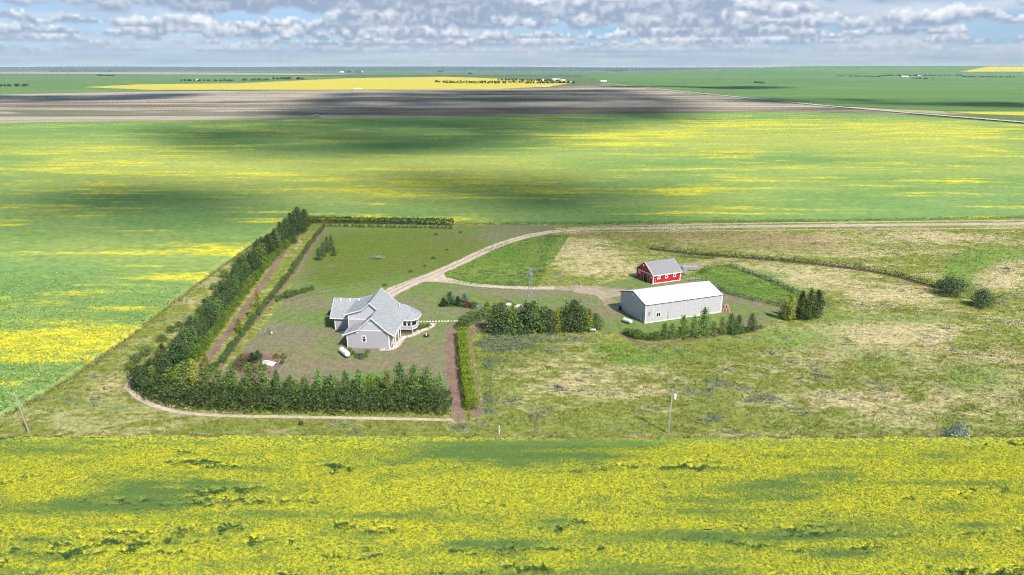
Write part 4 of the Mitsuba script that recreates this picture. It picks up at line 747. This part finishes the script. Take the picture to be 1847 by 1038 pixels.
# hedges
def hedge(pts, w, h, base, alt, label, off=0., dens=42, size=.3, seed=1, world=False):
    rng = np.random.default_rng(seed); ls = smooth_line(gp(pts))
    if off: ls = ls.parallel_offset(abs(off), 'left' if off > 0 else 'right', join_style='round')
    L = ls.length; n = int(L * (w + 2 * h) * dens); s = rng.uniform(0, L, n); th = rng.uniform(0, np.pi, n); pt = np.array([ls.interpolate(v).coords[0] for v in s]); p2 = np.array([ls.interpolate(min(v + .5, L)).coords[0] for v in s]); p1 = np.array([ls.interpolate(max(v - .5, 0)).coords[0] for v in s])
    d = p2 - p1; d /= np.linalg.norm(d, axis=1, keepdims=True); nr = np.c_[-d[:, 1], d[:, 0]]
    bump = .66 + .6 * meshkit.fbm(np.c_[s * 1.5, th * .9, 0 * s], 2, seed) ; ed = np.minimum(1, .55 + np.minimum(s, L - s) / 1.2)
    rr = bump * ed * np.where(rng.random(n) < .3, rng.uniform(.4, .95, n), rng.uniform(.9, 1.04, n))
    c_, s__ = np.cos(th), np.sin(th); ox = np.sign(c_) * np.abs(c_) ** .55 * w / 2 * np.minimum(rr, 1.1); oz = s__ ** .6 * h * rr
    tp = rng.random(n) < .42; ux = rng.uniform(-.5, .5, n); c_ = np.where(tp, ux * .6, c_); s__ = np.where(tp, 1., s__)
    ox = np.where(tp, ux * w * np.minimum(rr, 1.05), ox); oz = np.where(tp, h * rr * (1 - 1.1 * ux ** 4), oz)
    P = np.c_[pt + nr * ox[:, None], np.maximum(oz, .08)]; N = np.c_[nr * c_[:, None], s__ + .15]
    k = thing('hedge', label, 'hedge')
    part(k, 'foliage', quad_cloud(P, size * rng.uniform(.6, 1.25, n), rng, N), 'm_leaf', color=cols(n, 4, base, rng, .24, alt, .2), kind='stuff')
    part(k, 'stem', cat_([tube((*ls.interpolate(v).coords[0], 0), (*(np.array(ls.interpolate(v).coords[0]) + rng.normal(0, .2, 2)), h * .7), .05, .03, 5) for v in np.arange(.6, L, 1.3)]), 'm_bark', kind='stuff')
    return k
hedge([(232, 690), (236, 705), (250, 719), (280, 734), (330, 743), (420, 748), (560, 750), (700, 750), (811, 752)], 5.4, 3.3, (.05, .085, .028), (.095, .145, .045), 'long dark green hedge in front of the yard, curving at its left end', off=2.7, seed=2, size=.46, dens=18)
hedge([(834, 604), (837, 640), (842, 680), (848, 715), (853, 744)], 2.5, 2.1, (.17, .25, .025), (.24, .30, .045), 'light yellow green hedge between the lawn and the pasture', seed=3, size=.24, dens=60)
hedge([(884, 572), (862, 577), (842, 585), (833, 598)], 3.0, 2.4, (.075, .135, .035), (.12, .19, .04), 'darker green bend at the far end of the light hedge', seed=4, size=.28)
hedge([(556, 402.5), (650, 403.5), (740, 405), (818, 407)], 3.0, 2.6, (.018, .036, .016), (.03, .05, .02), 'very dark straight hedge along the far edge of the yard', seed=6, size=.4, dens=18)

# grass, weeds and low brush of the pasture
rw_ = np.random.default_rng(31)
busy = unary_union([LAWN.buffer(.5)] + [LineString(gp(p_)).buffer(w / 2 + .3) for p_, w, _ in soilstrips])
for nm, zone, n, h, w in (('front', Polygon([(-140, yb - .6), (150, yb - .6), (170, 150), (-140, 150)]), 95000, (.25, .55), .13), ('back', Polygon([(-140, 150), (170, 150), (230, 268), (-140, 285)]), 60000, (.25, .5), .2)):
    q = in_poly(zone.intersection(PAST).difference(busy), n, rw_); dn = meshkit.fbm(np.c_[q * .35, 0 * q[:, :1]], 2); q = q[rw_.random(len(q)) < .35 + 1.1 * (dn - .25)]
    single('grass', blades(q, rw_.uniform(*h, len(q)), w, rw_, .45), 'm_pasture', f'dry and green grass tufts of the {nm} pasture', 'grass', kind='stuff')
q = in_poly(PAST.difference(busy).intersection(Polygon([(-140, yb), (170, yb), (240, 265), (-140, 265)])), 110000, rw_)
t, gr, dk, br, n2, n3 = pasture_c(q[:, 0], q[:, 1]); q = q[rw_.random(len(q)) < dk * .6]
q3 = np.repeat(q, 5, 0) + rw_.normal(0, .25, (len(q) * 5, 2))
single('brush', quad_cloud(np.c_[q3, rw_.uniform(.1, .6, len(q3))], rw_.uniform(.2, .38, len(q3)), rw_, np.array([0, 0, .8])), 'm_leaf', 'low dark blue green brush scattered in the pasture', 'brush', kind='stuff', color=cols(len(q3), 4, (.14, .175, .105), rw_, .35, (.08, .115, .06), .3))
def weeds(lines, n, h, w, base, alt, label, size=.3, name='weeds'):
    Q = []
    for pts in lines:
        l_ = smooth_line(gp(pts)); s = rw_.uniform(0, l_.length, int(n * l_.length)); p = np.array([l_.interpolate(v).coords[0] for v in s]); Q.append(p + rw_.normal(0, w, p.shape))
    Q = np.vstack(Q); hh = h * (.4 + 1.2 * meshkit.fbm(np.c_[Q * .5, 0 * Q[:, :1]], 2)); P = np.c_[Q, hh * rw_.uniform(.1, 1, len(Q))]
    single(name, quad_cloud(P, size * rw_.uniform(.6, 1.3, len(P)), rw_, np.array([0, -.2, .7])), 'm_leaf', label, 'weeds', kind='stuff', color=cols(len(P), 4, base, rw_, .3, alt, .2))
weeds([[(1168, 448), (1230, 456), (1290, 461), (1400, 468.5), (1500, 478.5), (1600, 492), (1690, 518)], [(1225, 464), (1260, 466), (1290, 468)]], 60, 1.3, .55, (.035, .055, .02), (.07, .10, .028), 'dark weeds along the sunken trail in the dry pasture')
weeds([[(1292, 521), (1320, 533), (1360, 543), (1420, 556), (1440, 562)], [(1312, 479), (1350, 492), (1400, 512), (1450, 537)], [(1262, 495), (1290, 480), (1320, 482)]], 36, 1.0, .55, (.04, .08, .02), (.07, .13, .03), 'dark tall weeds along the corral fences')
weeds([[(830, 405), (1000, 405.5), (1200, 403.5), (1400, 401), (1600, 399), (1847, 394), (2000, 391)]], 12, 1.1, .6, (.06, .11, .03), (.10, .14, .04), 'green weeds along the far canola edge', .4)
weeds([[(0, 757), (95, 706), (210, 628), (330, 536), (420, 468), (500, 416)]], 22, .7, .5, (.15, .14, .05), (.20, .17, .07), 'brown grass edge between the left canola and the shelterbelt', .3)
weeds([[(0, 793), (300, 792), (600, 790), (900, 794), (1300, 794), (1847, 793)], [(0, 798), (900, 800), (1847, 800)]], 26, .75, .55, (.13, .12, .045), (.22, .17, .09), 'brown green weeds in the ditch along the front canola', .24)
weeds([[(880, 640), (890, 680), (880, 720), (885, 745)]], 14, .6, 1.4, (.11, .15, .08), (.13, .18, .07), 'blue green brush beside the right soil strip', .3)
weeds([[(815, 510), (870, 514), (960, 508)], [(1000, 425), (985, 450), (975, 500)], [(860, 460), (920, 440)]], 16, .6, 1.1, (.075, .135, .035), (.11, .17, .045), 'green weeds in the grassy loop of the driveway', .3)
weeds([[(1480, 545), (1540, 550), (1620, 560), (1720, 572), (1847, 588)], [(1740, 510), (1790, 545), (1847, 565)]], 16, .8, 1.3, (.10, .14, .075), (.19, .23, .14), 'grey green brush in the draw at the right', .32)

# ---------------------------------------------------------------- fences and small things
def rail_fence(pts, label, step=2.6, hgt=1.35):
    k = thing('corral_fence', label, 'fence'); l_ = LineString(gp(pts)); s = np.arange(0, l_.length, step); ps = [np.array(l_.interpolate(v).coords[0]) for v in s]
    for p in ps: part(k, 'post', tube((*p, -.1), (*(p + R.normal(0, .03, 2)), hgt + R.uniform(-.1, .15)), .08, .07, 7), 'm_wood')
    for z_ in (.6, 1.1):
        for a, b in zip(ps[:-1], ps[1:]): part(k, 'rail', beam((*a, z_), (*b, z_), .05, .12), 'm_greywood')
rail_fence([(1286, 514), (1300, 523), (1330, 534), (1380, 547), (1425, 558)], 'weathered wooden corral fence right of the grey shed')
rail_fence([(1320, 480), (1360, 496), (1410, 515), (1450, 536)], 'wooden corral fence on the far side of the lush grass')
rail_fence([(1244, 508), (1262, 505), (1283, 512)], 'short wooden fence between the barn and the grey shed', 2.2, 1.7)
ico = trimesh.creation.icosphere(subdivisions=1)
def rock(sx, sy, sz, seed):
    m = ico.copy(); m.vertices *= (.72 + .55 * meshkit.fbm(m.vertices * 1.3 + seed * 7.3, 2, seed))[:, None]; m.vertices *= [sx, sy, sz]; m.vertices[:, 2] += sz * .45; return m
k = thing('stone_edging', 'row of white stones leading from the house bed to the hedge', 'stone edging')
for i, s in enumerate(np.linspace(0, 1, 15)):
    x, y = g(748 + 77 * s, 581.5 - 1.5 * s); part(k, 'stone', place(rock(.34, .26, .2, i), x, y, R.uniform(0, 3)), 'm_stone')
k = thing('rock_bed', 'bed of pinkish and white landscape stones along the right side of the house', 'rock bed')
l_ = smooth_line(gp([(690, 631), (712, 630), (722, 615), (728, 608), (742, 607), (752, 600), (762, 597), (778, 590), (781, 585)]))
for i, s in enumerate(np.arange(0, l_.length, .42)):
    p = l_.interpolate(s); part(k, 'stone', place(rock(R.uniform(.22, .42), R.uniform(.2, .36), R.uniform(.14, .24), i + 30), p.x + R.normal(0, .28), p.y + R.normal(0, .28), R.uniform(0, 3)), 'm_stone' if i % 3 else 'm_pinkstone')
single('rock_bed_gravel', sheet(l_.buffer(.75), .03), 'm_pinkstone', 'pinkish gravel under the landscape stones', kind='structure')
for i, (px, py, s) in enumerate(((936, 556, 1.25), (917, 551.5, .9))):
    x, y = g(px, py); single('boulder', place(rock(s, s * .75, s * .6, 80 + i), x, y, .3), 'm_boulder', ['large pale boulder near the foot of the windmill', 'smaller pale boulder left of the large one'][i], 'boulder')
# white tarp over a frame in the garden
X, Y = np.meshgrid(np.linspace(-1.7, 1.7, 26), np.linspace(-.9, .9, 16)); Z = .75 * np.exp(-(Y / .62) ** 2) * (1 - .35 * (X / 1.7) ** 2) + .22 * meshkit.fbm(np.stack([X * 2.2, Y * 2.2, 0 * X], -1), 3) + .05
i_ = np.arange(Z.size).reshape(Z.shape); a_, b_, c_, d_ = i_[:-1, :-1].ravel(), i_[:-1, 1:].ravel(), i_[1:, 1:].ravel(), i_[1:, :-1].ravel()
F_ = np.vstack([np.c_[a_, b_, c_], np.c_[a_, c_, d_]]); nV = Z.size
V_ = np.vstack([np.c_[X.ravel(), Y.ravel(), Z.ravel()], np.c_[X.ravel(), Y.ravel(), Z.ravel() - .02]])
x, y = g(487, 658); k = thing('garden_tarp', 'crumpled white tarp over a low frame in the vegetable garden', 'tarp')
part(k, 'tarp', place(tm(V_, np.vstack([F_, F_[:, ::-1] + nV])), x, y, math.radians(-24)), 'm_stone')
part(k, 'frame_pole', cat_([tube((x - 2.1, y + .3, 0), (x - 1.6, y + 1.0, 1.2), .03), tube((x + 1.6, y - .5, .1), (x + 2.2, y + .5, 1.0), .03)]), 'm_steel')
k = thing('garden_border', 'grey board border along the right side of the vegetable garden', 'border'); e0, e1 = np.array(g(503, 672)), np.array(g(521, 644))
for a, b in zip(np.linspace(0, .66, 3), np.linspace(.31, 1, 3)): part(k, 'board', beam((*(e0 * (1 - a) + e1 * a), .12), (*(e0 * (1 - b) + e1 * b), .12), .1, .24), 'm_greywood')
# swing frame
x, y = g(485, 606); k = thing('swing_frame', 'thin metal swing frame on the lawn left of the house', 'swing frame'); F0 = lambda a, b, c: np.array([x + a, y + b, c])
part(k, 'top_bar', tube(F0(-.3, -1.3, 2.1), F0(.5, 1.6, 2.1), .045), 'm_galv')
for s, (a, b) in ((0, (-.3, -1.3)), (1, (.5, 1.6))):
    for dx in (-.7, .7): part(k, 'leg', tube(F0(a, b, 2.1), F0(a + dx, b - (.15 if s == 0 else -.15), 0), .04), 'm_galv')
for t_ in (.35, .65):
    c_ = F0(-.3 + .8 * t_, -1.3 + 2.9 * t_, 0); part(k, 'swing', cat_([tube(c_ + [0, -.2, 2.1], c_ + [0, -.2, .5], .015, n=4), tube(c_ + [0, .2, 2.1], c_ + [0, .2, .5], .015, n=4), bx(c_[0] - .12, c_[0] + .12, c_[1] - .24, c_[1] + .24, .46, .5)]), 'm_black')
x, y = g(489.5, 603); m = trimesh.creation.icosphere(subdivisions=2, radius=.3); m.apply_translation((x, y, .3)); single('ball', m, 'm_white', 'white ball on the lawn beside the swing frame', 'ball', smooth=True)
x, y = g(649, 642); k = thing('fire_pit', 'round black tub in the shrub bed by the propane tank', 'tub'); part(k, 'body', tube((x, y, 0), (x, y, .75), .62, .68, 20), 'm_rubber'); part(k, 'rim', tube((x, y, .75), (x, y, .82), .74, .74, 20), 'm_trimgrey')
x, y = g(769, 607); k = thing('tire_planter', 'dark round planter with a white ornament on the lawn right of the house', 'planter')
tor = trimesh.creation.torus(.55, .16, 24, 10); tor.apply_translation((0, 0, .16)); part(k, 'ring', place(tor, x, y), 'm_rubber', smooth=60); part(k, 'soil', tube((x, y, .02), (x, y, .2), .48, .48, 16), 'm_darksoil')
part(k, 'ornament', cat_([tube((x, y, .2), (x, y, .6), .14, .07, 10), place(rock(.2, .16, .22, 5), x, y, 0, .55)]), 'm_white')
x, y = g(543, 767.5); tor = trimesh.creation.torus(.3, .11, 24, 10); tor.apply_transform(trimesh.transformations.rotation_matrix(1.25, [1, .35, 0])); tor.apply_translation((x, y, .36)); single('tire', tor, 'm_rubber', 'old tire standing in the grass in front of the hedge', 'tire', smooth=60)
x, y = g(900.5, 782); k = thing('marker_post', 'short white marker post by the front canola', 'post'); part(k, 'post', tube((x, y, 0), (x, y, 1.55), .09, .08, 10), 'm_white'); part(k, 'cap', tube((x, y, 1.55), (x, y, 1.62), .1, .05, 10), 'm_trimgrey')
x, y = g(1069, 599); k = thing('bench', 'small white bench in front of the tree clump', 'bench'); part(k, 'seat', bx(x - .75, x + .75, y - .2, y + .2, .45, .52), 'm_white'); part(k, 'backrest', bx(x - .75, x + .75, y + .19, y + .24, .55, .9), 'm_greywood')
for s in (-.6, .6): part(k, 'leg', bx(x + s - .05, x + s + .05, y - .18, y + .18, 0, .45), 'm_greywood')
x, y = g(1118.5, 559); k = thing('waste_drum', 'dark drum at the far left corner of the grey shed', 'drum'); part(k, 'body', tube((x, y, 0), (x, y, 1.0), .38, .38, 14), 'm_black'); part(k, 'lid', tube((x, y, 1.0), (x, y, 1.08), .41, .3, 14), 'm_trimgrey')
for i, (dx, dy, z_) in enumerate([(-.75, 0, 0), (0, 0, 0), (.75, .05, 0), (-.4, .55, 0), (.4, .6, 0), (-.38, .2, .92), (.38, .25, .92)]):
    x, y = g(1309, 563); lab = ['bottom left front', 'bottom middle front', 'bottom right front', 'bottom left back', 'bottom right back', 'top left', 'top right'][i]
    k = thing('barrel', f'faded red barrel, {lab} of the stack right of the grey shed', 'barrel'); part(k, 'body', tube((x + dx, y + dy, z_), (x + dx, y + dy, z_ + .88), .34, .34, 14), 'm_clay'); part(k, 'hoop', cat_([tube((x + dx, y + dy, z_ + h_), (x + dx, y + dy, z_ + h_ + .05), .36, .36, 14) for h_ in (.25, .58)]), 'm_redbarrel')

# car beside the garage
cx, cy = g(596.5, 568); Cr = Frame(thing('car', 'black car parked beside the garage, partly hidden by its roof', 'car'), cx + 1.7, cy, math.radians(0) + 176)
Cr.part('body', place(extr([(-2.3, .4), (2.2, .4), (2.32, .7), (2.2, 1.0), (1.15, 1.1), (-2.2, 1.12), (-2.34, .9)], -.92, .92, 'v'), 0, 0), 'm_black')
Cr.part('cabin', extr([(1.1, 1.1), (.5, 1.62), (-1.5, 1.68), (-2.15, 1.12)], -.78, .78, 'v'), 'm_black')
Cr.part('window', extr([(.85, 1.16), (.42, 1.55), (-1.4, 1.6), (-1.85, 1.18)], -.8, -.785, 'v'), 'm_glass'); Cr.part('window', extr([(.85, 1.16), (.42, 1.55), (-1.4, 1.6), (-1.85, 1.18)], .785, .8, 'v'), 'm_glass')
Cr.part('windscreen', prism([(1.12, -.7, 1.13), (1.12, .7, 1.13), (.56, .7, 1.62), (.56, -.7, 1.62)], .02), 'm_glass')
for sx_ in (-1.4, 1.4):
    for sy_ in (-.86, .86):
        k = Cr.part('wheel', tube((sx_, sy_ - .1, .34), (sx_, sy_ + .1, .34), .34, .34, 18), 'm_rubber'); Cr.sub(k, 'rim', tube((sx_, sy_ - .115, .34), (sx_, sy_ + .115, .34), .19, .19, 12), 'm_steel')
for sy_ in (-.65, .65): Cr.part('headlight', bx(2.2, 2.34, sy_ - .18, sy_ + .18, .75, .9), 'm_paint_white')
for sy_ in (-.95, .95): Cr.part('mirror', bx(.7, .85, min(sy_, sy_ * 1.12), max(sy_, sy_ * 1.12), 1.12, 1.26), 'm_black')

# ---------------------------------------------------------------- far things
rf_ = np.random.default_rng(77)
def tree_row(px0, py0, px1, py1, h, label, n=None, col=(.03, .055, .03)):
    a, b = np.array(g(px0, py0)), np.array(g(px1, py1)); L = np.linalg.norm(b - a); m = max(4, int(L / (h * .75))); P, N = [], []
    for i in range(m):
        if rf_.random() < .12: continue
        c = a + (b - a) * (i + rf_.uniform(.2, .8)) / m + rf_.normal(0, h * .4, 2); hh = h * rf_.uniform(.55, 1.15); k_ = 34
        d = rf_.normal(size=(k_, 3)); d /= np.linalg.norm(d, axis=1, keepdims=True); P.append(np.r_[c, hh * .5] + d * [hh * .48, hh * .48, hh * .5] * rf_.uniform(.7, 1, (k_, 1))); N.append(d)
    P, N = np.vstack(P), np.vstack(N); P[:, 2] = np.maximum(P[:, 2], .3); single('tree_row', quad_cloud(P, h * rf_.uniform(.25, .5, len(P)), rf_, N * 1.2, .9), 'm_leaf', label, 'trees', kind='stuff', color=cols(len(P), 4, col, rf_, .25))
for r_ in [(780, 149, 1036, 150.5, 9, 'far shelterbelt of trees in front of the yellow field farm'), (800, 150.8, 915, 151.5, 6, 'lower near row of the far shelterbelt in the yellow field'), (945, 151.5, 1036, 151, 7, 'dark trees at the right end of the far shelterbelt'), (900, 145.5, 1010, 147.5, 10, 'trees behind the far white farm buildings'),
        (328, 147, 376, 147, 10, 'dark tree row around the far white farmhouse on the left'), (386, 147, 420, 147.3, 10, 'dark trees right of the far farmhouse on the left'), (434, 146, 490, 145.5, 10, 'thin dark tree line behind the yellow field'), (495, 144, 548, 144, 13, 'dark trees at the corner of the far yellow field'), (0, 156.5, 54, 156.5, 9, 'low dark tree row at the far left edge'), (175, 137.5, 206, 138, 11, 'small dark clump in the far left field'),
        (620, 131.2, 655, 131.2, 22, 'dark blue grove near the left horizon'), (780, 130.6, 800, 130.6, 20, 'small grove near the middle horizon'), (845, 133.5, 852, 133.8, 12, 'tiny clump left of the middle horizon'), (1092, 129, 1130, 129, 24, 'blue grove on the horizon right of the middle'), (1280, 129, 1420, 128.5, 20, 'long thin tree line on the right horizon'),
        (1458, 128, 1500, 128, 20, 'dark grove on the right horizon'), (1505, 127.8, 1528, 127.8, 18, 'small dark grove beside the one on the right horizon'), (1428, 136, 1456, 136, 11, 'short dark hedge row in the far right field'), (1458, 137, 1498, 137, 11, 'second short dark hedge row in the far right field'), (1510, 138.5, 1590, 139.5, 9, 'thin dark hedge leading to the right farm'), (1590, 138.5, 1735, 138, 13, 'dark shelterbelt around the white farm on the right'),
        (1650, 143, 1685, 143.5, 10, 'dark trees in front of the right farm'), (1735, 139.5, 1830, 140.5, 9, 'thin dark tree row right of the right farm'), (1362, 150.5, 1378, 151, 8, 'tiny dark clump alone in the far green field'), (90, 129.5, 230, 129.3, 18, 'long thin blue tree line at the left horizon'), (1795, 120, 1840, 119.8, 9, 'faint trees on top of the right rise')]: 
    if r_[1] < 124: continue
    tree_row(*r_)
def far_building(px, py, L, W, h, label, roof='m_paint_white', wall='m_paint_white', ang=0.):
    x, y = g(px, py); F = Frame(thing('farm_building', label, 'farm building'), x - L / 2, y, ang)
    F.part('wall', extr([(0, 0), (W, 0), (W, h * .7), (W / 2, h - .05), (0, h * .7)], 0, L, 'u'), wall)
    s = h * .3 / (W / 2); F.part('roof', [prism([(-.3, -.4, h * .7 - .4 * s + .1), (L + .3, -.4, h * .7 - .4 * s + .1), (L + .3, W / 2, h + .1), (-.3, W / 2, h + .1)], .15), prism([(-.3, W / 2, h + .1), (L + .3, W / 2, h + .1), (L + .3, W + .4, h * .7 - .4 * s + .1), (-.3, W + .4, h * .7 - .4 * s + .1)], .15)], roof)
    F.part('door', bx(L * .3, L * .3 + 3.5, -.1, -.02, 0, min(3.6, h * .62)), 'm_steel')
for a in [(983, 146, 24, 14, 7, 'white shed among the far trees, left one'), (1003, 145.5, 40, 16, 8, 'long white shed among the far trees, middle one'), (1016, 146, 18, 12, 6, 'small white shed at the right of the far farm'), (1089, 148, 26, 14, 6, 'lone white shed beside the gravel road'), (357, 146, 16, 12, 8, 'white farmhouse in the dark trees on the left'),
        (1633, 139.5, 42, 18, 8, 'long white shed of the right farm'), (1645, 138, 20, 14, 9, 'white house of the right farm'), (1659, 138.5, 22, 14, 8, 'pale shed at the right end of the right farm'), (617, 131, 60, 25, 14, 'white building at the left horizon'), (651, 130.6, 50, 25, 12, 'pale building right of the horizon grove')]: far_building(*a)
def far_bin(px, py, r, h, label):
    x, y = g(px, py); k = thing('storage_bin', label, 'grain bin'); part(k, 'body', tube((x, y, 0), (x, y, h), r, r, 16), 'm_galv'); part(k, 'roof', tube((x, y, h), (x, y, h + r * .6), r * 1.05, .4, 16), 'm_galv')
for i, px in enumerate((641, 653, 664)): far_bin(1000 + px, 137.5, 6, 10, f'far steel grain bin, {ORD[i]} from the left at the right farm')
for i, px in enumerate((640, 645, 650)): 
    x, y = g(px, 161.3); k = thing('field_trailer', f'tiny white trailer, {ORD[i]} from the left at the edge of the yellow field', 'trailer'); part(k, 'box', bx(x - 5, x + 5, y, y + 2.6, 1.0, 3.4), 'm_paint_white'); part(k, 'wheel', cat_([tube((x + s, y - .1, .5), (x + s, y + .3, .5), .5, .5, 12) for s in (-3.5, -2.2, 3)]), 'm_rubber')
for i, px in enumerate((980, 984, 990)): 
    x, y = g(px, 157.3); k = thing('field_trailer', f'tiny white trailer, {ORD[i]} from the left beside the road to the far farm', 'trailer'); part(k, 'box', bx(x - 3, x + 3, y, y + 2.6, 1.0, 3.4), 'm_paint_white'); part(k, 'wheel', cat_([tube((x + s, y - .1, .5), (x + s, y + .3, .5), .5, .5, 12) for s in (-2, 2)]), 'm_rubber')
x0, y0 = g(571, 212); k = thing('rock_pile', 'grey field stone pile at the edge of the stubble', 'rock pile')
for i in range(46):
    a, r_ = R.uniform(0, 6.28), R.random() ** .6; z_ = max(0, 2.6 * (1 - r_) + R.normal(0, .2)); s = R.uniform(.7, 1.7); part(k, 'stone', place(rock(s, s * .8, s * .7, 200 + i), x0 + 10 * r_ * math.cos(a), y0 + 5 * r_ * math.sin(a), R.uniform(0, 3), z_), 'm_pinkstone' if i % 3 else 'm_wood')
for i, (px, py) in enumerate(((1180, 163.5), (1290, 173), (1460, 188.5))):
    x, y = g(px, py); single('road_sign_post', tube((x, y - 8, 0), (x, y - 8, 3.4), .25, .25, 6), 'm_wood', f'dark post beside the gravel road, {ORD[i]} from the far end', 'post')

# ---------------------------------------------------------------- clouds over the fields (their shadows lie on the crops)
ALT = 900.
def cloud(shadow, label, cov, seed, r=(10, 18)):
    """broken cumulus: many puffs with gaps, so that part of the sun comes through"""
    rng = np.random.default_rng(seed); P = Polygon(gp(shadow)).buffer(0); q = in_poly(P, int(-math.log(1 - cov) * P.area / (2.4 * (sum(r) / 2) ** 2)), rng); ms = []
    for x, y in q:
        s = rng.uniform(*r); m = trimesh.creation.icosphere(subdivisions=2); m.vertices *= (.7 + .6 * meshkit.fbm(m.vertices * 1.5 + rng.uniform(0, 50, 3), 3))[:, None]; m.vertices *= [s, s, s * .55]
        z = ALT + rng.uniform(0, 60); m.apply_translation((x + SUN[0] / SUN[2] * z, y + SUN[1] / SUN[2] * z, z)); ms.append(m)
    single('cloud', cat_(ms), 'm_cloud', label, 'cloud', kind='stuff', smooth=True)
cloud([(262, 236), (330, 262), (430, 288), (700, 284), (920, 268), (1010, 240), (1230, 213), (1260, 190), (1120, 162), (600, 168), (500, 195), (470, 212), (300, 222)], 'large cumulus cloud high above the middle fields', .60, 1, (12, 22))
cloud([(-60, 342), (250, 332), (420, 336), (520, 352), (620, 378), (600, 398), (450, 404), (330, 402), (150, 394), (-60, 396)], 'cumulus cloud high above the left field', .60, 2)
cloud([(540, 316), (650, 302), (900, 306), (1010, 318), (1160, 332), (1200, 365), (1180, 395), (1250, 404), (1100, 412), (960, 408), (860, 380), (720, 345)], 'cumulus cloud high above the field behind the yard', .66, 3)
cloud([(1080, 158), (1200, 160), (1390, 161), (1390, 157), (1180, 155)], 'distant cumulus cloud over the right fields', .55, 4, (50, 90))
cloud([(1300, 182), (1500, 186), (2000, 200), (2000, 192), (1700, 184), (1400, 178)], 'cumulus cloud over the far right field', .55, 5, (30, 60))
cloud([(-200, 182), (150, 184), (400, 172), (300, 168), (-200, 176)], 'cumulus cloud over the far left stubble', .55, 6, (30, 60))

# ---------------------------------------------------------------- air
scene['air'] = dict(type='homogeneous', albedo=dict(type='rgb', value=[.95, .955, .965]), sigma_t=dict(type='rgb', value=[1.6e-5, 2.3e-5, 3.8e-5]))
scene['haze'] = dict(type='cube', to_world=T().translate([0, 29000, 54]).scale([46500, 31500, 56]), bsdf={'type': 'null'}, interior={'type': 'ref', 'id': 'air'})
tag('haze', 'thin summer haze over the whole plain', 'haze', kind='stuff')
scene['camera']['medium'] = {'type': 'ref', 'id': 'air'}
